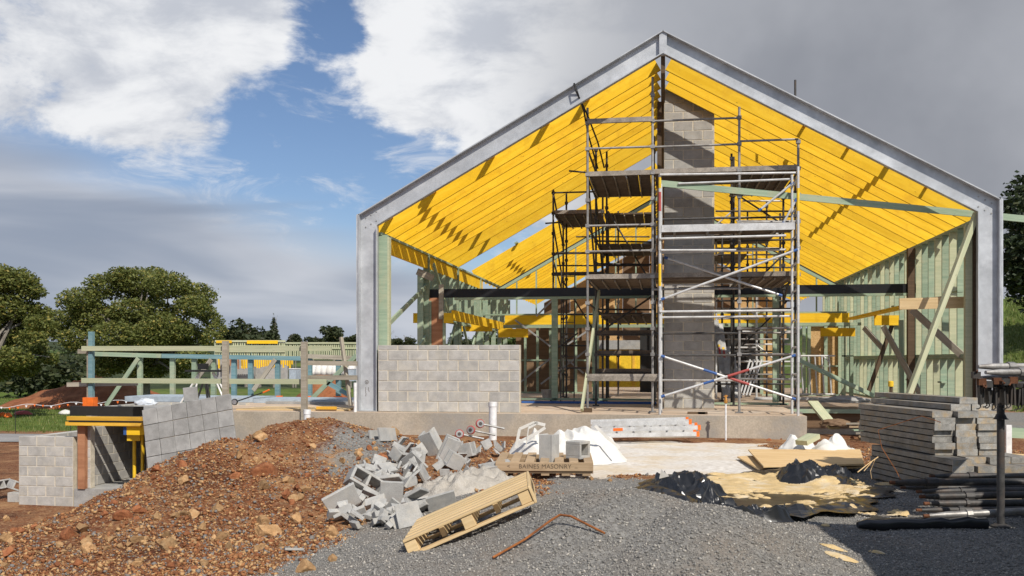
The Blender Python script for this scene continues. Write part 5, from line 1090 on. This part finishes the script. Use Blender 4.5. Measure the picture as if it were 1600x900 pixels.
boxo('orange_beam_end', X(200, 17.5), X(222, 17.5), 17.45, 17.6, zt(210, 678), zt(210, 665), 'yellow', cel); boxo('blue_end', X(195, 17.5), X(199.6, 17.5), 17.45, 17.6, zt(210, 678), zt(210, 665), 'blue', cel)
pr = thing('formwork_prop', 'yellow formwork prop inside the cellar opening', 'prop', (X(209, 18), 18, -1.55)); xx = X(210, 18)
tube('prop_tube', (xx, 18, -1.548), (xx, 18, -.2), .035, 'yellow_paint', pr, 10); MB().box(xx - .14, xx + .14, 17.96, 18.04, -.62, -.50).build('prop_head', 'yellow_paint', pr); boxo('back_prop', X(220, 18), X(223, 18), 18.0, 18.06, -1.548, -.2, 'yellow_paint', pr)
for i in range(9):
    p = GH(10 + (i % 3) * 12, 788 - (i // 3) * 13); o = bpy.data.objects.new('concrete_block', SH[('hollow', 'single', 'channel')[i % 3]]); link(o, None, Matrix.Translation((p.x + .2 * (i % 2), 17.9 + .3 * (i % 2), h(p.x, 17.9) + .10 + .19 * (i // 3))) @ Matrix.Rotation(.5 * i, 4, 'Z') @ Matrix.Rotation(.4 * i, 4, 'X')); tag(o, 'discarded block in the small pile left of the cellar, %s layer, %s along' % (('bottom', 'middle', 'top')[i // 3], ('first', 'second', 'third')[i % 3]), 'block', 'block pile by the cellar')
# leaning stack of pavers
e0 = W(222, 641, 17.15); e1 = W(361, 620.5, 17.15); exv = (e1 - e0).normalized(); down = (W(233, 745, 17.0) - e0).normalized(); exv = (exv - down * exv.dot(down)).normalized(); nrm = exv.cross(down).normalized()
if nrm.y > 0: nrm = -nrm
pw = (e1 - e0).length / 6; rotm = Matrix((exv, -nrm, -down)).transposed().to_4x4()
pm = bevelled(MB().box(-pw / 2 + .004, pw / 2 - .004, -.022, .022, -pw / 2 + .004, pw / 2 - .004), 'paver', 'paver', .006)
rown = ('top', 'second', 'third', 'fourth', 'fifth'); coln = ('first', 'second', 'third', 'fourth', 'fifth', 'sixth')
for r_ in range(5):
    for c_ in range(6):
        for L_ in range(1 if c_ else 4):
            p = e0 + exv * (pw * (c_ + .5)) + down * (pw * (r_ + .5)) - nrm * (.05 * L_) + exv * (-.012 * L_ * (1 + .3 * (r_ % 2))) + Vector((random.uniform(-.003, .003), random.uniform(-.006, .006), 0))
            m = rotm.copy(); m.translation = p; o = link(bpy.data.objects.new('paver', pm), None, m)
            tag(o, ('grey square paver in the leaning stack, %s row, %s from the left' % (rown[r_], coln[c_])) if L_ == 0 else 'grey paver edge behind the left column of the leaning stack, %s row, %s layer back' % (rown[r_], ('', 'first', 'second', 'third')[L_]), 'paver', 'pavers leaning by the slab')
m = Matrix((RV, FV, UP)).transposed().to_4x4() @ Matrix.Rotation(math.radians(-6), 4, 'Y'); m.translation = W(298, 616, 17.35); o = link(bpy.data.objects.new('paver', pm), None, m @ Matrix.Scale(.92, 4)); tag(o, 'single grey paver standing up on top of the leaning stack', 'paver', 'pavers leaning by the slab')
crumple('plastic_film', 'scrap of clear plastic film at the left corner of the slab', 'plastic film', W(228, 630, 17.5), .22, .15, .09, 'plastic_clear', 9, .5)
# front guard rail
gr = thing('guard_rail', 'pale green timber guard rail along the front left slab edge', 'guard rail', (-9, 18, 0))
ryy = 17.95
for py0, py1, a, b, m in ((544.5, 544.5, 128, 518, 'green_pale'), (594.5, 596.5, 128, 510, 'green_pale')): beam('rail', W(a, py0, ryy), W(b, py1, ryy), .045, .10, m, gr)
xx = X(139.5, ryy); boxo('end_post', xx - .045, xx + .045, ryy + .03, ryy + .12, .15, W(139, 518, ryy).z, 'blue_green', gr); xx = X(134.5, ryy); boxo('end_post_back', xx - .02, xx + .02, ryy + .05, ryy + .14, .15, W(139, 530, ryy).z, 'grey_wood', gr)
boxo('orange_foot', X(130, ryy), X(146, ryy), ryy - .02, ryy + .15, .06, W(138, 621, ryy).z, 'orange', gr)
for px, pt, pb_ in ((353, 533, 622), (476, 534, 660)): xx = X(px, ryy - .06); boxo('post', xx - .055, xx + .055, ryy - .12, ryy - .03, W(px, pb_, ryy).z, W(px, pt, ryy).z, 'grey_wood', gr)
beam('rail', W(480, 567, ryy + .12), W(558, 568, ryy + .12), .045, .09, 'grey_wood', gr); beam('rail', W(482, 590, ryy + .12), W(558, 590, ryy + .12), .045, .09, 'grey_wood', gr)
beam('rail', W(105, 601, ryy + .6), W(215, 599, ryy + .6), .04, .09, 'grey_wood', gr); beam('stub_rail', W(122, 549, ryy + .3), W(136, 549, ryy + .3), .04, .09, 'grey_wood', gr)
st = beam('timber_stake', W(548, 634, 18.1), W(533, 527, 18.3), .06, .06, 'grey_wood'); tag(st, 'weathered stake leaning beside the left steel column', 'stake')
# back frame of the deck
br = thing('deck_frame', 'blue green and grey timber frame along the back of the left deck', 'deck frame', (-8, 23.5, 0)); by = 23.2
for pa, pb_, m in (((147, 553), (252, 556), 'green'), ((253, 556), (470, 560), 'blue_green'), ((470, 556), (560, 560), 'grey_wood')): beam('rail', W(*pa, by), W(*pb_, by), .045, .11, m, br)
for px, m in ((219, 'green'), (270, 'green'), (304, 'green'), (334, 'green'), (366, 'blue_green'), (392, 'blue_green'), (434, 'blue_green'), (484, 'blue_green'), (529, 'blue_green')):
    xx = X(px, by + .1); boxo('post', xx - .06, xx + .06, by + .05, by + .14, .003, W(px, 557, by).z, m, br)
    if px in (434, 484, 529): boxo('orange_foot', xx - .10, xx + .10, by + .02, by + .18, .004, .10, 'orange', br)
for a, b, m in (((216, 560), (166, 634), 'green'), ((330, 562), (302, 600), 'grey_wood'), ((430, 562), (396, 610), 'grey_wood'), ((557, 555), (482, 628), 'green'), ((508, 596), (545, 617), 'blue_green')): beam('brace', W(*a, by - .1), W(*b, by - .1), .045, .11, m, br)
ms = thing('membrane_roll', 'long pale blue wrapped panels lying on the left deck', 'panels', (-8, 21, 0))
for i, (a, b, yy, hh) in enumerate(((195, 285, 21.6, .13), (287, 395, 21.6, .11), (396, 552, 21.4, .09))): boxo('panel', X(a, yy), X(b, yy), yy, yy + 1.4, .004, hh, 'lightblue', ms)
boxo('gravel_bed', X(415, 20.9), X(548, 20.9), 20.9, 21.1, .004, .06, 'cement', ms)
bl = thing('boards_stack', 'flat boards lying on the slab edge left of the steel column', 'boards', (-7.2, 19, 0))
for i in range(3): boxo('board', X(372 + 8 * i, 18.4), X(545 - 6 * i, 18.4), 18.3 + .35 * i, 18.62 + .35 * i, .003, .03, 'pallet', bl)
o = boxo('yellow_board', X(501, 18.5), X(532, 18.5), 18.25, 18.29, .034, .09, 'yellow_old'); tag(o, 'short yellow timber lying on the boards by the steel column', 'timber')
tr = thing('survey_tripod', 'work stand with white legs and a black tripod behind the pavers', 'work stand', (X(330, 19), 19, 0)); sy_ = 19.2
boxo('bench_top', X(294, sy_), X(349, sy_), sy_ - .15, sy_ + .2, W(320, 581, sy_).z, W(320, 578, sy_).z, 'black', tr)
for a, b in (((312, 582), (282, 630)), ((332, 582), (352, 630)), ((312, 582), (300, 630)), ((334, 582), (362, 632))): tube('white_leg', W(*a, sy_), W(*b, sy_), .02, 'white', tr)
for a, b in (((320, 590), (309, 622)), ((320, 590), (324, 622)), ((322, 590), (328, 624))): tube('black_leg', W(*a, sy_ - .1), W(*b, sy_ - .1), .022, 'black', tr)
boxo('instrument', X(309, sy_), X(321, sy_), sy_, sy_ + .15, W(315, 577, sy_).z, W(315, 568, sy_).z, 'black', tr)
mwh = thing('measuring_wheel', 'small white wheel on a black handle with orange grip', 'measuring wheel', (X(367, 18.4), 18.4, 0)); c = W(367, 628, 18.3)
MB().lathe(c, (0, -1, 0), [(.066, 0), (.066, .02)], 16).build('wheel_rim', 'black', mwh); MB().lathe(c + Vector((0, -.004, 0)), (0, -1, 0), [(.05, 0), (.05, .025)], 16).build('wheel_disc', 'white', mwh); tube('handle', c, W(412, 613, 18.3), .012, 'black', mwh); tube('grip', W(411, 613.5, 18.3), W(421, 609, 18.3), .017, 'orange', mwh)

# ---------------------------------------------------------------- far left: earth heaps, frames of the next house, bunting, trees
def heap(name, label, c, rx, ry, hh, mat, seed):
    N = 40; u = np.linspace(-1.2, 1.2, N); U, V = np.meshgrid(u, u); x = c.x + U * rx; y = c.y + V * ry; g = np.clip(1 - np.sqrt(U ** 2 + V ** 2), 0, 1)
    z = H(x, y) - .15 + hh * g ** .9 * (1 + .5 * fbm(x * .5, y * .5, seed)) + .12 * hh * fbm(x * 1.6, y * 1.6, seed + 1) * (g > 0)
    ii = np.arange(N * N).reshape(N, N); f = np.stack([ii[:-1, :-1], ii[:-1, 1:], ii[1:, 1:], ii[1:, :-1]], -1).reshape(-1, 4); o = np_mesh(name, np.stack([x, y, z], -1).reshape(-1, 3), f, mat, smooth=True); return tag(o, label, 'earth heap')
M['red_earth'] = stained((.235, .085, .035), .3, .9, 8, (.34, .155, .07), .6, .7, .05)
c = on(150, 606, -2.2); c = at(150, 600, 78); heap('earth_heap', 'long red earth heap below the fig tree at left', Vector((c.x, c.y, 0)), 8.5, 5, 2.7, 'red_earth', 3)
c = at(505, 605, 46); heap('earth_heap', 'red earth heap behind the deck frame, left of the steel column', Vector((c.x, c.y, 0)), 3.4, 2.5, 3.2, 'red_earth', 7)
c = at(440, 640, 34); heap('earth_heap', 'low brown earth bank between the deck frame and the heap', Vector((c.x, c.y, 0)), 5.5, 2.5, 1.0, 'earth_verge', 17)
def far_frame(name, label, px0, px1, py0, py1, d, step, mid, mats, yellow=()):
    p = at(px0, py1, d); t = thing(name, label, 'house frame', p); mb = MB(); n = int((px1 - px0) / step)
    for i in range(n + 1):
        px = px0 + step * i + random.uniform(-.6, .6); a = at(px, py0 + random.uniform(0, 2), d); b = at(px, py1, d)
        mb.beam(b, a, .05, .07, RV)
    stuff(mb.build('stud_row', mats[0], t))
    for k, py in enumerate(mid): beam('plate', at(px0, py, d - .05), at(px1, py, d - .05), .06, .10, mats[0], t)
    mb = MB()
    for i in range(n // 2):
        px = px0 + 2 * step * i; a = at(px, py0 + 2, d + 2.5); b = at(px, py1 - 3, d + 2.5); mb.beam(b, a, .05, .07, RV)
    stuff(mb.build('rear_stud_row', mats[1], t))
    for (a, b, y0, y1) in yellow: beam('yellow_beam', at(a, (y0 + y1) / 2, d - .12), at(b, (y0 + y1) / 2, d - .12), .06, (y1 - y0) / FPX * d, 'yellow', t)
    return t
random.seed(77)
far_frame('house_frame', 'green timber frame of the next house, with yellow beams along its top', 336, 446, 533, 566, 52, 3.6, (533, 541, 549, 557), ('green_pale', 'blue_green'), ((338, 362, 532, 536), (386, 434, 532, 537)))
far_frame('house_frame', 'pale green frame of the next house, right part, behind the weathered stake', 446, 562, 536, 562, 56, 3.2, (536, 544, 560), ('green_pale', 'green'), ())
rwl = thing('retaining_wall', 'grey retaining wall with yellow formwork boards under the far house frame', 'retaining wall', at(400, 590, 45)); d = 45
for i, (a, b) in enumerate(((333, 365), (367, 398), (400, 432), (434, 450))): p0 = at(a, 592, d + i * .5); p1 = at(b, 592, d + i * .5); beam('wall_panel', p0 + UP * .42, p1 + UP * .42, .2, 1.2 if i else 1.0, 'cement', rwl)
for i in range(24): px = 378 + i * 3.4; beam('form_board', at(px, 556, d - .4), at(px + .5, 572 + random.uniform(-3, 5), d - .4), .10, .06, 'yellow', rwl, RV)
for i in range(8): px = 336 + i * 6; beam('form_board', at(px, 560, d - .4), at(px + .5, 574 + random.uniform(-3, 5), d - .4), .10, .06, 'yellow' if i % 2 else 'brown_ply', rwl, RV)
for i in range(8):
    c = at(490 + 8.5 * i, 580, 43) ; crumple('bulk_bag', 'white bulk bag in the row before the red heap, %s from the left' % ('first', 'second', 'third', 'fourth', 'fifth', 'sixth', 'seventh', 'eighth')[i], 'bulk bag', c, .22, .3, .42, 'bag', 40 + i, .2, 2)
for px, lab, w in ((457, 'small grey site box left of the red heap', 11), (547, 'small grey site box beside the row of white bags', 12)):
    c = at(px, 583, 42); t = thing('site_box', lab, 'site box', c); boxo('crate', c.x - w * .014, c.x + w * .014, c.y, c.y + .6, c.z - .35, c.z + .17, 'lightblue', t); boxo('lid', c.x - w * .015, c.x + w * .015, c.y - .02, c.y + .62, c.z + .173, c.z + .21, 'white', t)
# bunting line and litter on the grass
bt = thing('bunting_line', 'orange and white flag bunting strung across the grass at far left', 'bunting', on(60, 637, -2.1)); bd = 46
P = [at(-10 + 10 * i, 636 + 2.2 * math.sin(i * .9) - i * .45, bd) for i in range(22)]; MB().tube(P, .012, 4).build('cord', 'white', bt)
for i in range(16): c = at(2 + 13 * i, 637 + 1.8 * math.sin(i * 1.2) - i * .5, bd - .05); MB().add([c + RV * -.06 + UP * .04, c + RV * .06 + UP * .04, c + UP * -.07, c + RV * .0 + UP * .04 + FV * .02], [(0, 1, 2), (0, 3, 1), (0, 2, 3), (1, 3, 2)]).build('flag', 'orange' if i % 3 else 'white', bt)
for px in (24, 110, 200): c = at(px, 652, bd); tube('stake', (c.x, c.y, h(c.x, c.y)), (c.x, c.y, at(px, 636, bd).z), .015, 'black', bt)
for px, py, s, m, lab in ((4, 652, .22, 'orange', 'orange litter bag at the left edge of the grass'), (13, 653, .2, 'orange', 'second orange litter bag on the grass, right of the first'), (36, 649, .7, 'red', 'dark red folded sheet lying on the grass'), (102, 648, .45, 'bag', 'white bag lying on the grass near the cellar'), (182, 625, .8, 'bag', 'white rubble bags on the grass behind the guard rail')):
    c = GH(px, py); crumple('litter', lab, 'litter', c + UP * .12, s, .3, .22, m, px, .3, 2)
yc = thing('site_office', 'yellow site shed seen through the back of the hall', 'site shed', at(970, 600, 48)); a = at(932, 607, 48); b = at(1012, 546, 48)
boxo('shed_wall', a.x, b.x, a.y, a.y + 2.4, a.z - .4, b.z, 'yellow_paint', yc); boxo('shed_roof', a.x - .1, b.x + .1, a.y - .1, a.y + 2.5, b.z + .003, b.z + .9, 'cement', yc)
for px in (938, 950, 966, 990): p = at(px, 575, 47.9); boxo('shed_rib', p.x - .06, p.x + .06, a.y - .05, a.y - .002, a.z - .35, b.z - .05, 'yellow_old', yc)

# --- trees
def leaves(centers, radii, n, size, shell=.55):
    """leaf clump quads spread through ellipsoids; returns vertices and faces"""
    vol = np.array([r[0] * r[1] * r[2] for r in radii]) ** .75; pick = RS.choice(len(centers), n, p=vol / vol.sum())
    dirs = RS.normal(size=(n, 3)); dirs /= np.linalg.norm(dirs, axis=1)[:, None]; rad = shell + (1 - shell) * RS.uniform(0, 1, n) ** .5 + RS.normal(0, .06, n)
    c = np.array([tuple(q) for q in centers])[pick]; r = np.array(radii)[pick]; p = c + dirs * r * rad[:, None]
    s = size * RS.uniform(.55, 1.35, n); q = np.array([(-1, -.6, 0), (1, -.5, .1), (.9, .6, 0), (-.8, .5, .12)]) * .5
    R = rot_matrices(n); v = np.einsum('nij,kj->nki', R, q) * s[:, None, None]; v[:, :, 2] *= .75; v += p[:, None, :]
    return v.reshape(-1, 3), np.arange(n * 4).reshape(n, 4)
def tree(name, label, base, blobs, n, size, leafmat, trunk_r, limbs, group=None, shell=.5):
    t = thing(name, label, 'tree', base, group); cs = [Vector(b[0]) for b in blobs]; rs = [b[1] for b in blobs]
    v, f = leaves(cs, rs, n, size, shell); stuff(np_mesh('crown', v, f, leafmat, t))
    if trunk_r:
        base = Vector(base); top = base + UP * (limbs['h']); mb = MB(); mb.tube([base - UP * .2, base + UP * limbs['h'] * .4, top], [trunk_r * 1.6, trunk_r, trunk_r * .85], 8)
        mb.build('trunk', 'bark', t, smooth=True); rnd = random.Random(int(base.x * 7))
        for i in range(limbs['n']):
            c = cs[rnd.randrange(len(cs))]; mid = top.lerp(c, .5) + Vector((rnd.uniform(-.6, .6), rnd.uniform(-.6, .6), rnd.uniform(.0, .8))); end = c + Vector((rnd.uniform(-1, 1), rnd.uniform(-1, 1), rnd.uniform(-.3, .6))) * .8
            MB().tube([top - UP * rnd.uniform(0, limbs['h'] * .4), top.lerp(mid, .5), mid, end], [trunk_r * .55, trunk_r * .42, trunk_r * .3, trunk_r * .08], 6).build('limb', 'bark', t, smooth=True)
    return t
def blob_px(lst, d, depth, seed):
    r_ = random.Random(seed); out = []
    for px, py, rp in lst:
        rr = rp / FPX * d; dd = d + r_.uniform(-depth, depth); out.append((at(px, py, dd), (rr * 1.12, rr * 1.2, rr * .70)))
    return out
fig1 = [(225, 462, 32), (200, 508, 34), (262, 512, 34), (300, 478, 24), (140, 485, 28), (215, 545, 34), (275, 545, 28), (70, 512, 20), (338, 515, 16), (215, 440, 32), (165, 448, 30), (262, 445, 30), (305, 462, 30), (125, 470, 30), (330, 500, 18), (318, 488, 20), (100, 500, 26), (150, 500, 34), (205, 485, 30), (250, 490, 26), (180, 525, 34), (240, 525, 34), (290, 525, 30), (120, 530, 26), (330, 530, 18), (85, 520, 18), (190, 560, 34), (250, 562, 36), (160, 575, 20), (300, 560, 24), (225, 580, 26), (285, 582, 16), (190, 432, 22), (240, 430, 20)]
d = 70; fb = at(228, 606, d); fb.z = h(fb.x, fb.y)
tree('fig_tree', 'broad spreading fig tree behind the left guard rail', fb, blob_px(fig1, d, 3.0, 2), 62000, .19, 'fig', .32, {'h': 3.2, 'n': 26}, None, .30)
fig0 = [(-10, 435, 34), (25, 440, 30), (50, 455, 20), (-40, 440, 40), (10, 480, 36), (50, 490, 28), (60, 505, 18), (-40, 490, 40), (15, 520, 34), (50, 530, 22), (-30, 540, 40), (20, 560, 26), (60, 545, 14), (-10, 580, 24), (75, 560, 14), (40, 575, 20)]
d = 62; fb = at(-20, 610, d); fb.z = h(fb.x, fb.y)
tree('fig_tree', 'fig tree cut by the left edge of the picture', fb, blob_px(fig0, d, 2.5, 5), 36000, .19, 'fig', .30, {'h': 3.0, 'n': 16}, None, .30)
far = [(385, 520, 26, 1.0, 'gum', 'dark rounded tree on the skyline, right of the fig tree'), (428, 518, 15, 1.5, 'gum', 'pointed conifer on the skyline behind the far house frame'), (405, 530, 28, .6, 'gum', 'low wide tree on the skyline below the conifer'), (462, 530, 11, .9, 'gum', 'small tree on the skyline between the larger ones'), (458, 535, 12, .7, 'gum', 'small low bush tree beside the small skyline tree'), (490, 534, 14, .7, 'gum', 'low round tree on the skyline left of the weathered stake'), (522, 526, 22, .9, 'gum', 'round dark tree on the skyline by the left steel column'), (548, 534, 16, .7, 'gum', 'low tree touching the left edge of the steel column'), (360, 530, 20, .8, 'gum', 'low tree on the skyline beside the fig crown'),
       (607, 524, 5, 1.4, 'gum', 'thin tall tree seen left of the green corner post'), (620, 535, 12, .7, 'gum', 'small bush seen over the low block wall'), (640, 534, 10, .8, 'gum', 'second small bush over the low block wall'), (712, 528, 14, 1.2, 'gum', 'dark tree seen between the left braces'), (760, 535, 22, .9, 'shrub', 'green tree seen behind the yellow cross timber'), (800, 535, 26, 1.0, 'shrub', 'green tree behind the right end of the block wall'), (735, 540, 20, .7, 'gum', 'low bush seen through the left wall braces')]
for px, py, rp, asp, m, lab in far:
    d = 130 if px < 600 else 95; c = at(px, py, d); r_ = rp / FPX * d; g = h(c.x, c.y); random.seed(px)
    bl_ = [(c + Vector((random.uniform(-.6, .6) * r_, random.uniform(-.5, .5) * r_, random.uniform(-.5, .55) * r_ * asp)), (r_ * .55, r_ * .55, r_ * .5 * asp)) for _ in range(9)]
    if asp > 1.2: bl_ = [(c + UP * (k - 3) * r_ * .42, ((7.5 - k) * r_ * .11,) * 2 + (r_ * .3,)) for k in range(8)]
    tree('far_tree', lab, Vector((c.x, c.y, min(g, c.z - r_))), bl_, 1500, r_ * .22, m, r_ * .08, {'h': max(.5, c.z - g), 'n': 4}, 'trees along the skyline', .3)
random.seed(9)
for i in range(26):                                         # scrub on the slope behind the far-left grass
    px = -20 + 170 * (i + random.uniform(.1, .9)) / 26; py = random.uniform(566, 600); d = 170 - (py - 566) * 2.2; c = at(px, py, d); g = h(c.x, c.y); r_ = random.uniform(1.6, 3.2)
    bl_ = [(Vector((c.x + random.uniform(-1, 1) * r_, c.y + random.uniform(-1, 1), max(g, c.z - .5) + random.uniform(.3, .9) * r_)), (r_ * .8, r_ * .8, r_ * .7)) for _ in range(4)]
    tree('scrub_tree', 'scrub tree in the belt beyond the grass at far left, %s from the left' % ORD[i], Vector((c.x, c.y, g)), bl_, 650, .55, 'gum' if i % 3 else 'shrub', None, None, 'scrub belt at far left', .3)
big = [(1600, 330, 40), (1640, 300, 60), (1610, 390, 45), (1660, 380, 70), (1600, 430, 36), (1650, 450, 60), (1585, 350, 20), (1580, 410, 20), (1578, 380, 14), (1700, 330, 80)]
d = 46; fb = at(1660, 480, d); fb.z = h(fb.x, fb.y)
tree('evergreen_tree', 'tall dark tree on the grassy rise at the right edge', fb, blob_px(big, d, 2.0, 8), 16000, .26, 'dark_leaf', .4, {'h': 3.0, 'n': 10}, None, .3)

# --- tufts on the lawn at the left and on the rise at the right
def tufts(x, y, hh):
    n = len(x); z = H(x, y); a = RS.uniform(0, 6.283, n); w = hh * .16; lean = RS.normal(0, .35, (n, 2)) * hh[:, None]
    p0 = np.stack([x - np.cos(a) * w, y - np.sin(a) * w, z - .02], 1); p1 = np.stack([x + np.cos(a) * w, y + np.sin(a) * w, z - .02], 1); p2 = np.stack([x + lean[:, 0], y + lean[:, 1], z + hh], 1)
    return np.stack([p0, p1, p2], 1).reshape(-1, 3), np.arange(n * 3).reshape(n, 3)
M['grass_blade'] = leaf('grass_blades', (.085, .13, .025), (.20, .235, .06), (.30, .27, .11), .3)
yy = RS.uniform(27, 75, 26000); t_ = RS.uniform(.33, .46, 26000); xx_ = yy * t_; k = (xx_ > 9.5) & (zone_at(grass, xx_, yy) > .5)
v1, f1 = tufts(xx_[k], yy[k], RS.uniform(.06, .22, k.sum()))
yy = RS.uniform(44, 90, 30000); t_ = RS.uniform(-.80, -.45, 30000); xx_ = yy * t_; k = zone_at(grass, xx_, yy) > .6
v2, f2 = tufts(xx_[k], yy[k], RS.uniform(.05, .20, k.sum()))
stuff(np_mesh('grass', np.concatenate([v1, v2]), np.concatenate([f1, f2 + len(v1)]), 'grass_blade'), 'rough green grass on the lawn at left and the rise at right', 'grass')
